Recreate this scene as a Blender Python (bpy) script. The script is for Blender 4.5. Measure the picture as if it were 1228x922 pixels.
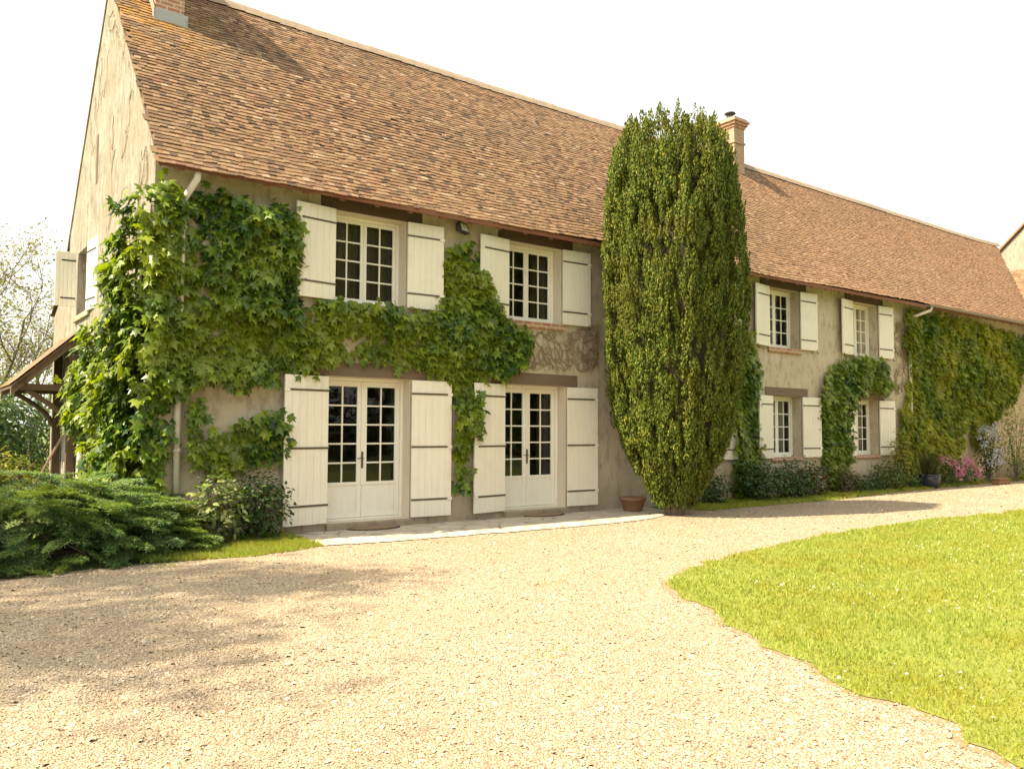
import bpy, bmesh, math, random
import numpy as np
from mathutils import Vector, Matrix

# ------------------------------------------------------------------ clear
for o in list(bpy.data.objects): bpy.data.objects.remove(o, do_unlink=True)
scene = bpy.context.scene
COL = scene.collection
R_ = math.radians
rng = np.random.default_rng(7)
random.seed(7)

# ------------------------------------------------------------------ camera
cam_d = bpy.data.cameras.new('camera')
cam = bpy.data.objects.new('camera', cam_d); COL.objects.link(cam)
YAW, PITCH, ROLL = R_(36.98), R_(3.18), R_(0.22)
fw = Vector((math.sin(YAW)*math.cos(PITCH), math.cos(YAW)*math.cos(PITCH), math.sin(PITCH)))
rt = Vector((math.cos(YAW), -math.sin(YAW), 0)); up = rt.cross(fw)
rt2 = rt*math.cos(ROLL)+up*math.sin(ROLL); up2 = -rt*math.sin(ROLL)+up*math.cos(ROLL)
CAM = Vector((-2.75, -11.9, 1.58))
m = Matrix.Identity(4)
for i in range(3):
    m[i][0] = rt2[i]; m[i][1] = up2[i]; m[i][2] = -fw[i]; m[i][3] = CAM[i]
cam.matrix_world = m
cam_d.sensor_width = 36; cam_d.lens = 36*980/1228
cam_d.clip_start = 0.1; cam_d.clip_end = 2000
scene.camera = cam

# ------------------------------------------------------------------ sky, sun, exposure
SUN_DIR = Vector((-0.78, 0.16, 1.0)).normalized()          # towards the sun
world = bpy.data.worlds.new('World'); scene.world = world; world.use_nodes = True
nt = world.node_tree
bg = nt.nodes['Background']
sky = nt.nodes.new('ShaderNodeTexSky'); sky.sky_type = 'NISHITA'; sky.sun_disc = False
sky.sun_elevation = math.asin(SUN_DIR.z); sky.sun_rotation = math.atan2(SUN_DIR.x, SUN_DIR.y) % (2*math.pi)
sky.air_density = 1.0; sky.dust_density = 7.0; sky.ozone_density = 0.6; sky.altitude = 100
hz = nt.nodes.new('ShaderNodeMix'); hz.data_type = 'RGBA'; hz.inputs[0].default_value = 0.78      # thin bright cloud over the whole sky
tcs = nt.nodes.new('ShaderNodeTexCoord'); cn = nt.nodes.new('ShaderNodeTexNoise'); cn.inputs['Scale'].default_value = 2.0; cn.inputs['Detail'].default_value = 5
nt.links.new(tcs.outputs['Generated'], cn.inputs['Vector'])
cr_ = nt.nodes.new('ShaderNodeValToRGB'); cr_.color_ramp.elements[0].color = (3.3, 3.35, 3.4, 1); cr_.color_ramp.elements[1].color = (4.2, 4.15, 4.05, 1)
nt.links.new(cn.outputs['Fac'], cr_.inputs[0])
nt.links.new(sky.outputs[0], hz.inputs[6]); nt.links.new(cr_.outputs[0], hz.inputs[7])
nt.links.new(hz.outputs[2], bg.inputs[0]); bg.inputs[1].default_value = 0.15
sun_d = bpy.data.lights.new('sun', 'SUN'); sun = bpy.data.objects.new('sun', sun_d); COL.objects.link(sun)
sun_d.energy = 4.3; sun_d.angle = R_(0.55); sun_d.color = (1.0, 0.87, 0.68)
sun.rotation_euler = SUN_DIR.to_track_quat('Z', 'Y').to_euler()
vs = scene.view_settings
vs.view_transform = 'Standard'; vs.look = 'None'; vs.gamma = 1; vs.use_curve_mapping = False
vs.exposure = 1.56
try:
    vs.use_white_balance = True; vs.white_balance_temperature = 7050; vs.white_balance_tint = 6
except Exception: pass
scene.render.engine = 'CYCLES'
scene.cycles.max_bounces = 8; scene.cycles.diffuse_bounces = 4; scene.cycles.transparent_max_bounces = 12

# ------------------------------------------------------------------ helpers
def link(name, me, mat=None, parent=None):
    o = bpy.data.objects.new(name, me); COL.objects.link(o)
    if mat is not None and me is not None: me.materials.append(mat)
    if parent is not None: o.parent = parent
    return o

def empty(name, label, cat, group=None, loc=(0, 0, 0)):
    o = bpy.data.objects.new(name, None); COL.objects.link(o); o.location = loc
    o.empty_display_size = 0.2
    return tag(o, label, cat, group)

def tag(o, label=None, cat=None, group=None, kind=None):
    if label: o['label'] = label
    if cat: o['category'] = cat
    if group: o['group'] = group
    if kind: o['kind'] = kind
    return o

class MB:
    """collects plain geometry, builds one mesh"""
    def __init__(s): s.v = []; s.f = []
    def quad(s, a, b, c, d):
        n = len(s.v); s.v += [tuple(a), tuple(b), tuple(c), tuple(d)]; s.f.append((n, n+1, n+2, n+3)); return s
    def poly(s, pts):
        n = len(s.v); s.v += [tuple(p) for p in pts]; s.f.append(tuple(range(n, n+len(pts)))); return s
    def box(s, x0, x1, y0, y1, z0, z1, M=None):
        n = len(s.v)
        for x in (x0, x1):
            for y in (y0, y1):
                for z in (z0, z1):
                    p = Vector((x, y, z)); s.v.append(tuple(M @ p if M else p))
        for f in ((0, 1, 3, 2), (4, 6, 7, 5), (0, 4, 5, 1), (2, 3, 7, 6), (0, 2, 6, 4), (1, 5, 7, 3)):
            s.f.append(tuple(n+i for i in f))
        return s
    def tube(s, pts, rad, seg=8, cap=True):
        pts = [Vector(p) for p in pts]
        if not hasattr(rad, '__len__'): rad = [rad]*len(pts)
        n0 = len(s.v); ref = Vector((0.3, 0.1, 1)).normalized()
        for i, p in enumerate(pts):
            d = (pts[min(i+1, len(pts)-1)]-pts[max(i-1, 0)])
            d = d.normalized() if d.length > 1e-9 else Vector((0, 0, 1))
            a = d.cross(ref)
            if a.length < 0.05: a = d.cross(Vector((1, 0, 0)))
            a.normalize(); b = d.cross(a)
            for k in range(seg):
                t = 2*math.pi*k/seg
                s.v.append(tuple(p+(a*math.cos(t)+b*math.sin(t))*rad[i]))
        for i in range(len(pts)-1):
            for k in range(seg):
                a0 = n0+i*seg+k; a1 = n0+i*seg+(k+1) % seg
                s.f.append((a0, a1, a1+seg, a0+seg))
        if cap:
            s.f.append(tuple(n0+k for k in range(seg))[::-1]); e = n0+(len(pts)-1)*seg
            s.f.append(tuple(e+k for k in range(seg)))
        return s
    def lathe(s, prof, c, seg=28, closed=False):
        n0 = len(s.v)
        for r, z in prof:
            for k in range(seg):
                t = 2*math.pi*k/seg; s.v.append((c[0]+r*math.cos(t), c[1]+r*math.sin(t), c[2]+z))
        for i in range(len(prof)-1):
            for k in range(seg):
                a0 = n0+i*seg+k; a1 = n0+i*seg+(k+1) % seg
                s.f.append((a0, a1, a1+seg, a0+seg))
        if closed:
            s.f.append(tuple(n0+k for k in range(seg))[::-1]); e = n0+(len(prof)-1)*seg
            s.f.append(tuple(e+k for k in range(seg)))
        return s
    def build(s, name, mat, parent=None, bevel=0, smooth=False):
        me = bpy.data.meshes.new(name); me.from_pydata(s.v, [], s.f)
        bm = bmesh.new(); bm.from_mesh(me); bmesh.ops.recalc_face_normals(bm, faces=bm.faces); bm.to_mesh(me); bm.free()
        if smooth: me.polygons.foreach_set('use_smooth', [True]*len(me.polygons))
        o = link(name, me, mat, parent)
        if bevel:
            b = o.modifiers.new('bevel', 'BEVEL'); b.width = bevel; b.segments = 2; b.limit_method = 'ANGLE'; b.angle_limit = R_(40)
        return o

_lat = np.random.default_rng(3).random((32, 32, 32))
def vnoise(p):
    """smooth value noise 0..1 for an (n,3) array"""
    p = np.asarray(p, float); i = np.floor(p).astype(int); f = p-i; f = f*f*(3-2*f)
    r = 0
    for dx in (0, 1):
        for dy in (0, 1):
            for dz in (0, 1):
                w = np.where(dx, f[:, 0], 1-f[:, 0])*np.where(dy, f[:, 1], 1-f[:, 1])*np.where(dz, f[:, 2], 1-f[:, 2])
                r = r+w*_lat[(i[:, 0]+dx) % 32, (i[:, 1]+dy) % 32, (i[:, 2]+dz) % 32]
    return r

def nrm(a): return a/np.maximum(np.linalg.norm(a, axis=-1, keepdims=True), 1e-9)

def frames(t, n):
    """rotation matrices whose columns are side, tip direction, normal"""
    n = nrm(n); t = nrm(t-n*(t*n).sum(-1, keepdims=True)); s = np.cross(t, n)
    return np.stack([s, t, n], -1)

def scatter(name, tv, tf, pos, rot, scale, mat, parent=None, smooth=True):
    """one mesh of many copies of a small template (triangles or quads)"""
    tv = np.asarray(tv, float); tf = np.asarray(tf, int); m_ = len(pos); nv = len(tv); k = tf.shape[1]
    scale = np.asarray(scale, float)
    if scale.ndim == 1: scale = np.repeat(scale[:, None], 3, 1)
    V = np.einsum('mij,mvj->mvi', rot, tv[None]*scale[:, None, :])+pos[:, None, :]
    F = (tf[None]+(np.arange(m_)*nv)[:, None, None]).reshape(-1)
    me = bpy.data.meshes.new(name)
    me.vertices.add(m_*nv); me.vertices.foreach_set('co', V.reshape(-1).astype(np.float32))
    nf = m_*len(tf)
    me.loops.add(nf*k); me.loops.foreach_set('vertex_index', F.astype(np.int32))
    me.polygons.add(nf); me.polygons.foreach_set('loop_start', (np.arange(nf)*k).astype(np.int32))
    me.polygons.foreach_set('use_smooth', np.full(nf, smooth, dtype=bool))
    me.update(calc_edges=True); me.validate()
    return link(name, me, mat, parent)

def in_poly(x, y, P):
    P = np.asarray(P, float); r = np.zeros(len(x), bool); j = len(P)-1
    for i in range(len(P)):
        xi, yi = P[i]; xj, yj = P[j]
        c = ((yi > y) != (yj > y)) & (x < (xj-xi)*(y-yi)/(yj-yi+1e-12)+xi)
        r ^= c; j = i
    return r

def sample_poly(P, n):
    P = np.asarray(P, float); lo = P.min(0); hi = P.max(0); out = np.zeros((0, 2))
    while len(out) < n:
        q = lo+rng.random((n*2, 2))*(hi-lo); out = np.concatenate([out, q[in_poly(q[:, 0], q[:, 1], P)]])
    return out[:n]

def area(P):
    P = np.asarray(P, float); x, y = P[:, 0], P[:, 1]
    return abs((x*np.roll(y, -1)-y*np.roll(x, -1)).sum())/2

# ------------------------------------------------------------------ materials
def new_mat(name):
    M = bpy.data.materials.new(name); M.use_nodes = True; t = M.node_tree
    return M, t, t.nodes['Principled BSDF'], t.nodes['Material Output']
def N(t, kind, **kw):
    n = t.nodes.new(kind)
    for k, v in kw.items():
        if k.startswith('i_'): n.inputs[k[2:].replace('_', ' ')].default_value = v
        else: setattr(n, k, v)
    return n
def coords(t, scale=(1, 1, 1)):
    c = N(t, 'ShaderNodeNewGeometry'); mp = N(t, 'ShaderNodeMapping'); mp.inputs['Scale'].default_value = scale
    t.links.new(c.outputs['Position'], mp.inputs[0]); return mp.outputs[0]
def noise(t, co, scale, detail=6, rough=0.6, dist=0):
    n = N(t, 'ShaderNodeTexNoise'); n.inputs['Scale'].default_value = scale; n.inputs['Detail'].default_value = detail
    n.inputs['Roughness'].default_value = rough; n.inputs['Distortion'].default_value = dist
    t.links.new(co, n.inputs['Vector']); return n.outputs['Fac']
def ramp(t, fac, stops, interp='LINEAR'):
    r = N(t, 'ShaderNodeValToRGB'); e = r.color_ramp.elements; r.color_ramp.interpolation = interp
    while len(e) < len(stops): e.new(0.5)
    for k, (p, c) in enumerate(stops):
        e[k].position = p; e[k].color = (*c, 1) if hasattr(c, '__len__') else (c, c, c, 1)
    t.links.new(fac, r.inputs[0]); return r.outputs[0]
def mix(t, fac, a, b, mode='MIX'):
    n = N(t, 'ShaderNodeMix', data_type='RGBA', blend_type=mode)
    for s, v in ((n.inputs[0], fac), (n.inputs[6], a), (n.inputs[7], b)):
        if hasattr(v, 'is_linked') or hasattr(v, 'links'): t.links.new(v, s)
        elif hasattr(v, '__len__'): s.default_value = (*v, 1) if len(v) == 3 else v
        else: s.default_value = v
    return n.outputs[2]
def bump(t, h, strength, dist, bsdf):
    b = N(t, 'ShaderNodeBump'); b.inputs['Strength'].default_value = strength; b.inputs['Distance'].default_value = dist
    t.links.new(h, b.inputs['Height']); t.links.new(b.outputs[0], bsdf.inputs['Normal'])
def rand_island(t): return N(t, 'ShaderNodeNewGeometry').outputs['Random Per Island']

def leaf_mat(name, stops, trans=0.35, rough=0.45, patch=None, spec=0.35, patch_scale=0.9):
    M, t, b, out = new_mat(name)
    c = ramp(t, rand_island(t), stops)
    if patch:
        f = ramp(t, noise(t, coords(t), patch_scale, 3), [(0.42, 0.0), (0.62, 1.0)])
        c = mix(t, f, c, mix(t, 0.75, c, patch))
    t.links.new(c, b.inputs['Base Color']); b.inputs['Roughness'].default_value = rough
    b.inputs['Specular IOR Level'].default_value = spec
    tr = N(t, 'ShaderNodeBsdfTranslucent'); tc = mix(t, 1.0, c, (1.5, 1.45, 0.45), 'MULTIPLY')
    t.links.new(tc, tr.inputs[0])
    mx = N(t, 'ShaderNodeMixShader'); mx.inputs[0].default_value = trans
    t.links.new(b.outputs[0], mx.inputs[1]); t.links.new(tr.outputs[0], mx.inputs[2]); t.links.new(mx.outputs[0], out.inputs[0])
    return M

def simple_mat(name, col, rough=0.6, var=0.15, scale=8, bmp=0.15, metal=0, dist=0.01, stretch=(1, 1, 1)):
    M, t, b, out = new_mat(name)
    co = coords(t, stretch); f = noise(t, co, scale)
    c = mix(t, f, tuple(x*(1-var) for x in col), tuple(min(1, x*(1+var)) for x in col))
    t.links.new(c, b.inputs['Base Color']); b.inputs['Roughness'].default_value = rough; b.inputs['Metallic'].default_value = metal
    if bmp: bump(t, f, bmp, dist, b)
    return M

def plaster_mat(name, A, B, S, streak=False):
    M, t, b, out = new_mat(name)
    co = coords(t)
    c = mix(t, ramp(t, noise(t, co, 1.1, 6), [(0.35, 0), (0.65, 1)]), A, B)
    sp = ramp(t, noise(t, coords(t, (1, 1, 0.45)), 6.0, 8, 0.7), [(0.50, 0), (0.68, 1)])
    c = mix(t, sp, c, S)
    fine = noise(t, co, 38, 4, 0.7)
    c = mix(t, 0.35, c, mix(t, fine, (0.45, 0.42, 0.38), (1, 1, 1)), 'MULTIPLY')
    if streak:
        sk = ramp(t, noise(t, coords(t, (3.0, 3.0, 0.8)), 2.6, 9, 0.78, 0.8), [(0.49, 0), (0.60, 0.8)])
        c = mix(t, sk, c, (0.15, 0.12, 0.085))
        gp = ramp(t, noise(t, co, 0.55, 4), [(0.48, 0), (0.65, 0.5)])
        c = mix(t, gp, c, (0.27, 0.22, 0.16))
    z = N(t, 'ShaderNodeSeparateXYZ'); t.links.new(coords(t), z.inputs[0])
    lowz = N(t, 'ShaderNodeMapRange'); t.links.new(z.outputs[2], lowz.inputs[0])
    for k, v in enumerate((0.05, 0.75, 0.75, 0.0)): lowz.inputs[1+k].default_value = v
    dn = N(t, 'ShaderNodeMath', operation='MULTIPLY'); t.links.new(lowz.outputs[0], dn.inputs[0]); t.links.new(noise(t, co, 3, 4), dn.inputs[1])
    c = mix(t, dn.outputs[0], c, (0.20, 0.14, 0.09))
    t.links.new(c, b.inputs['Base Color']); b.inputs['Roughness'].default_value = 0.93; b.inputs['Specular IOR Level'].default_value = 0.15
    bump(t, noise(t, co, 22, 8, 0.7), 0.55, 0.03, b)
    return M

def tile_mat():
    M, t, b, out = new_mat('roof tile')
    c = ramp(t, rand_island(t), [(0.0, (0.065, 0.042, 0.03)), (0.12, (0.13, 0.08, 0.053)), (0.35, (0.175, 0.105, 0.06)),
                                 (0.62, (0.22, 0.133, 0.077)), (0.82, (0.265, 0.175, 0.108)), (0.93, (0.19, 0.095, 0.06)), (1.0, (0.34, 0.255, 0.18))])
    c = mix(t, 0.75, c, mix(t, noise(t, coords(t), 14.0, 6, 0.8), (0.3, 0.29, 0.27), (1.65, 1.6, 1.52)), 'MULTIPLY')
    co = coords(t)
    f = ramp(t, noise(t, co, 0.6, 5, 0.6, 0.5), [(0.4, 0), (0.66, 1)])
    c = mix(t, f, c, mix(t, 0.35, c, (0.13, 0.105, 0.065)))
    x = N(t, 'ShaderNodeSeparateXYZ'); t.links.new(co, x.inputs[0])
    mr = N(t, 'ShaderNodeMapRange'); t.links.new(x.outputs[0], mr.inputs[0])
    for k, v in enumerate((9.0, 17.0, 0.0, 1.0)): mr.inputs[1+k].default_value = v
    c = mix(t, mr.outputs[0], c, mix(t, 0.28, c, (0.34, 0.185, 0.115)))      # tile colour turns redder towards the far half
    # orange lichen round the first chimney and along the verge
    d = N(t, 'ShaderNodeVectorMath', operation='DISTANCE'); t.links.new(co, d.inputs[0]); d.inputs[1].default_value = (0.25, 2.5, 8.5)
    lr = N(t, 'ShaderNodeMapRange'); t.links.new(d.outputs['Value'], lr.inputs[0])
    for k, v in enumerate((0.2, 1.6, 1.0, 0.0)): lr.inputs[1+k].default_value = v
    ln = ramp(t, noise(t, co, 2.2, 6, 0.7), [(0.46, 0), (0.60, 1)])
    lm = N(t, 'ShaderNodeMath', operation='MULTIPLY'); t.links.new(lr.outputs[0], lm.inputs[0]); t.links.new(ln, lm.inputs[1])
    c = mix(t, lm.outputs[0], c, mix(t, 0.7, c, (0.36, 0.18, 0.035)))
    c = mix(t, ramp(t, noise(t, co, 26, 4, 0.7), [(0.57, 0), (0.7, 0.45)]), c, (0.34, 0.28, 0.20))
    t.links.new(c, b.inputs['Base Color']); b.inputs['Roughness'].default_value = 0.88; b.inputs['Specular IOR Level'].default_value = 0.2
    bump(t, noise(t, co, 60, 4), 0.3, 0.01, b)
    return M

def brick_mat(name, A, B, mortar, scale=1.0, rot=None):
    M, t, b, out = new_mat(name)
    tc = N(t, 'ShaderNodeNewGeometry'); sp = N(t, 'ShaderNodeSeparateXYZ'); t.links.new(tc.outputs['Position'], sp.inputs[0])
    ad = N(t, 'ShaderNodeMath', operation='ADD'); t.links.new(sp.outputs[0], ad.inputs[0]); t.links.new(sp.outputs[1], ad.inputs[1])
    cb = N(t, 'ShaderNodeCombineXYZ'); t.links.new(ad.outputs[0], cb.inputs[0]); t.links.new(sp.outputs[2], cb.inputs[1])
    br = N(t, 'ShaderNodeTexBrick'); t.links.new(cb.outputs[0], br.inputs['Vector'])
    br.inputs['Color1'].default_value = (*A, 1); br.inputs['Color2'].default_value = (*B, 1); br.inputs['Mortar'].default_value = (*mortar, 1)
    br.inputs['Scale'].default_value = scale; br.inputs['Brick Width'].default_value = 0.22; br.inputs['Row Height'].default_value = 0.075
    br.inputs['Mortar Size'].default_value = 0.012
    c = mix(t, 0.5, br.outputs[0], mix(t, noise(t, coords(t), 14), (0.45, 0.42, 0.4), (1.2, 1.2, 1.2)), 'MULTIPLY')
    t.links.new(c, b.inputs['Base Color']); b.inputs['Roughness'].default_value = 0.9
    bump(t, br.outputs['Fac'], -0.5, 0.01, b)
    return M

def paint_mat(name, col, dirt=0.25):
    M, t, b, out = new_mat(name)
    co = coords(t)
    f = ramp(t, noise(t, coords(t, (5, 5, 0.7)), 3, 7, 0.65), [(0.42, 0), (0.72, 1)])
    c = mix(t, f, col, tuple(x*y for x, y in zip(col, (0.95, 0.93, 0.9))))
    g = ramp(t, noise(t, co, 1.7, 7, 0.7), [(0.55, 0), (0.75, dirt)])
    c = mix(t, g, c, (0.36, 0.29, 0.19))
    t.links.new(c, b.inputs['Base Color']); b.inputs['Roughness'].default_value = 0.55; b.inputs['Specular IOR Level'].default_value = 0.3
    bump(t, noise(t, coords(t, (6, 6, 0.6)), 12, 4), 0.12, 0.004, b)
    return M

def wood_mat(name, A, B):
    M, t, b, out = new_mat(name)
    f = noise(t, coords(t, (0.7, 9, 9)), 3, 7, 0.65, 0.4)
    c = mix(t, f, A, B); t.links.new(c, b.inputs['Base Color']); b.inputs['Roughness'].default_value = 0.85
    bump(t, f, 0.5, 0.015, b)
    return M

def glass_mat():
    M, t, b, out = new_mat('window glass')
    g = N(t, 'ShaderNodeBsdfGlossy'); g.inputs['Roughness'].default_value = 0.015
    tr = N(t, 'ShaderNodeBsdfTransparent'); tr.inputs[0].default_value = (0.72, 0.75, 0.72, 1)
    fr = N(t, 'ShaderNodeFresnel'); fr.inputs[0].default_value = 1.55
    wv = N(t, 'ShaderNodeBump'); wv.inputs['Strength'].default_value = 0.06; wv.inputs['Distance'].default_value = 0.02
    t.links.new(noise(t, coords(t), 3.0, 2), wv.inputs['Height']); t.links.new(wv.outputs[0], g.inputs['Normal'])
    mx = N(t, 'ShaderNodeMixShader'); t.links.new(fr.outputs[0], mx.inputs[0]); t.links.new(tr.outputs[0], mx.inputs[1]); t.links.new(g.outputs[0], mx.inputs[2])
    t.links.new(mx.outputs[0], out.inputs[0]); return M

def gravel_mat():
    M, t, b, out = new_mat('gravel')
    co = coords(t)
    v = N(t, 'ShaderNodeTexVoronoi'); v.inputs['Scale'].default_value = 75; t.links.new(co, v.inputs['Vector'])
    sep = N(t, 'ShaderNodeSeparateColor'); t.links.new(v.outputs['Color'], sep.inputs[0])
    c = ramp(t, sep.outputs[0], [(0, (0.25, 0.185, 0.13)), (0.25, (0.38, 0.295, 0.20)), (0.55, (0.45, 0.355, 0.24)), (0.8, (0.51, 0.42, 0.305)), (1, (0.62, 0.55, 0.46))])
    d = ramp(t, v.outputs['Distance'], [(0.25, 0.92), (0.75, 0.36)])
    c = mix(t, 0.6, c, d, 'MULTIPLY')
    c = mix(t, ramp(t, noise(t, co, 0.7, 6, 0.65), [(0.4, 0), (0.68, 0.55)]), c, (0.33, 0.235, 0.15))
    moss = ramp(t, noise(t, co, 1.6, 6, 0.7), [(0.64, 0), (0.72, 0.55)])
    c = mix(t, moss, c, (0.34, 0.31, 0.09))
    t.links.new(c, b.inputs['Base Color']); b.inputs['Roughness'].default_value = 0.9; b.inputs['Specular IOR Level'].default_value = 0.2
    bump(t, d, 0.8, 0.02, b)
    return M

M_plaster = plaster_mat('facade plaster', (0.62, 0.54, 0.415), (0.52, 0.44, 0.325), (0.35, 0.28, 0.20))
M_gable = plaster_mat('gable render', (0.345, 0.33, 0.29), (0.295, 0.27, 0.225), (0.19, 0.165, 0.13), True)
M_stone = plaster_mat('pale stone', (0.38, 0.35, 0.295), (0.31, 0.28, 0.225), (0.22, 0.19, 0.145))
M_tile = tile_mat()
M_ridge = simple_mat('lichened ridge tiles', (0.27, 0.205, 0.145), 0.9, 0.35, 5, 0.4)
M_under = simple_mat('roof underlay', (0.10, 0.06, 0.04), 0.9)
M_fascia = wood_mat('red brown fascia', (0.17, 0.065, 0.035), (0.25, 0.10, 0.055))
M_beam = wood_mat('dark oak', (0.055, 0.032, 0.019), (0.115, 0.068, 0.042))
M_beam2 = wood_mat('weathered oak', (0.12, 0.08, 0.052), (0.2, 0.14, 0.095))
M_shut = paint_mat('cream shutter paint', (0.76, 0.72, 0.62))
M_reveal = paint_mat('cream reveal paint', (0.62, 0.56, 0.45), 0.35)
M_frame = paint_mat('white frame paint', (0.78, 0.75, 0.66), 0.1)
M_iron = simple_mat('black iron', (0.035, 0.03, 0.026), 0.55, 0.3, 30)
M_rust = simple_mat('weathered iron', (0.10, 0.08, 0.06), 0.7, 0.3, 30)
M_glass = glass_mat()
M_curtain = simple_mat('sheer curtain', (0.68, 0.64, 0.54), 0.9, 0.12, 3, 0, stretch=(20, 20, 0.3))
M_darkcurt = simple_mat('grey curtain', (0.28, 0.25, 0.2), 0.9, 0.3, 3, 0, stretch=(20, 20, 0.3))
M_browncurt = simple_mat('brown curtain', (0.22, 0.17, 0.11), 0.9, 0.3, 3, 0, stretch=(20, 20, 0.3))
M_room = simple_mat('room', (0.14, 0.10, 0.07), 0.9, 0.2, 2, 0)
M_brickr = brick_mat('red brick', (0.36, 0.15, 0.085), (0.44, 0.24, 0.15), (0.5, 0.42, 0.32))
M_brickp = brick_mat('pale brick', (0.44, 0.29, 0.19), (0.36, 0.20, 0.125), (0.42, 0.34, 0.25))
M_lead = simple_mat('lead flashing', (0.33, 0.34, 0.35), 0.5, 0.15, 12)
M_zinc = simple_mat('zinc gutter', (0.2, 0.185, 0.16), 0.45, 0.2, 10, metal=0.3)
M_pvc = simple_mat('cream downpipe', (0.62, 0.57, 0.47), 0.5, 0.1, 6)
M_step = plaster_mat('stone step', (0.46, 0.40, 0.30), (0.38, 0.32, 0.24), (0.29, 0.24, 0.17))
M_coir = simple_mat('coir mat', (0.24, 0.165, 0.095), 0.95, 0.35, 60, 0.6)
M_matedge = simple_mat('mat edge', (0.045, 0.032, 0.022), 0.9, 0.3, 40)
M_terra = simple_mat('terracotta', (0.22, 0.115, 0.06), 0.8, 0.25, 9)
M_blueglaze = simple_mat('dark blue glaze', (0.025, 0.03, 0.05), 0.25, 0.2, 6)
M_soil = simple_mat('soil', (0.09, 0.06, 0.04), 0.95, 0.3, 20, 0.6)
M_bark = simple_mat('bark', (0.13, 0.095, 0.07), 0.9, 0.35, 14, 0.6, stretch=(3, 3, 0.6))
M_vine = simple_mat('dry vine wood', (0.25, 0.18, 0.115), 0.9, 0.35, 20, 0.5)
M_gravel = gravel_mat()

# ------------------------------------------------------------------ setting: ground
def sheet(name, P, z, mat, kind='structure'):
    o = MB().poly([(x, y, z) for x, y in P]).build(name, mat); tag(o, kind=kind); return o
def ground_mat():
    Mt, t, b, out = new_mat('meadow')
    co = coords(t); c = mix(t, noise(t, co, 1.2, 8, 0.7), (0.07, 0.105, 0.02), (0.13, 0.16, 0.035))
    t.links.new(c, b.inputs['Base Color']); b.inputs['Roughness'].default_value = 0.95; bump(t, noise(t, co, 30, 6), 0.6, 0.04, b); return Mt
def turf_mat():
    Mt, t, b, out = new_mat('turf')
    co = coords(t); c = mix(t, noise(t, co, 2.2, 8, 0.7), (0.13, 0.17, 0.02), (0.24, 0.245, 0.045))
    c = mix(t, ramp(t, noise(t, co, 9, 6, 0.7), [(0.56, 0), (0.7, 0.6)]), c, (0.22, 0.19, 0.08))
    t.links.new(c, b.inputs['Base Color']); b.inputs['Roughness'].default_value = 0.95; bump(t, noise(t, co, 60, 6), 0.7, 0.03, b); return Mt
M_turf = turf_mat()
sheet('ground', [(-500, -500), (500, -500), (500, 500), (-500, 500)], 0.0, ground_mat())
def wob(P, amp, step=0.12, f=2.2):
    """a closed outline with a ragged edge"""
    out = []
    n = len(P)
    for i in range(n):
        a = np.array(P[i]); b = np.array(P[(i+1) % n]); L = np.linalg.norm(b-a); k = max(1, int(min(L, 30)/step)) if L < 30 else 1
        for j in range(k): out.append(a+(b-a)*j/k)
    out = np.array(out); q = np.c_[out*f, np.zeros(len(out))]; q2 = np.c_[out*f*3.1, np.zeros(len(out))+5]
    d = np.c_[vnoise(q)-0.5, vnoise(q+9.3)-0.5]*2*amp+np.c_[vnoise(q2)-0.5, vnoise(q2+4.1)-0.5]*amp
    return [tuple(p) for p in out+d]
GRAVEL = [(-14, -16), (-14, -1.0), (-3.5, -1.2), (-2.2, -1.75), (-0.3, -1.66), (0.4, -1.74), (1.3, -1.7), (1.9, -1.45), (1.9, -0.6), (10.0, -0.6), (11, -0.9),
          (14, -0.9), (20, -0.4), (28, -0.2), (45, 0.3), (70, -1), (70, -9), (30, -16)]
sheet('gravel_drive', GRAVEL, 0.004, M_gravel)
# lawn: a slightly raised turf
LAWN = [(3.93, -5.95), (3.35, -6.55), (2.95, -7.19), (2.45, -8.03), (2.15, -8.62), (1.86, -9.22), (1.76, -9.7), (1.55, -10.3), (1.3, -12), (1.5, -15.5), (40, -15.5), (60, -5.5),
        (30, -4.95), (15.46, -4.87), (11.56, -4.68), (8.86, -4.74), (6.95, -5.0), (5.61, -5.26), (4.51, -5.62)]
LAWNW = wob(LAWN, 0.13, 0.07, 2.3)
sheet('lawn_edge', wob([(x_-0.07*(x_ < 30), y_+0.02*(y_ > -6)) for x_, y_ in LAWN], 0.15, 0.07, 2.3), 0.0065, simple_mat('trodden earth', (0.22, 0.15, 0.085), 0.95, 0.25, 14, 0.4))
sheet('lawn', LAWNW, 0.012, M_turf)
STRIP_R = [(10.0, -1.1), (10.33, -1.28), (12.48, -1.28), (14.59, -1.3), (18.06, -0.86), (22.5, -0.68), (27.2, -0.45), (36, -0.35), (36, 0), (9.9, 0)]
STRIP_L = [(-0.35, -1.63), (0.33, -1.72), (0.83, -1.76), (1.41, -1.68), (1.88, -1.45), (1.95, -0.75), (1.8, -0.02), (0.0, -0.02), (-0.4, -0.3)]
STRIP_RW = wob(STRIP_R, 0.06); STRIP_LW = wob(STRIP_L, 0.05)
sheet('lawn_verge', STRIP_RW, 0.012, M_turf); sheet('lawn_corner', STRIP_LW, 0.012, M_turf)
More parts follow.
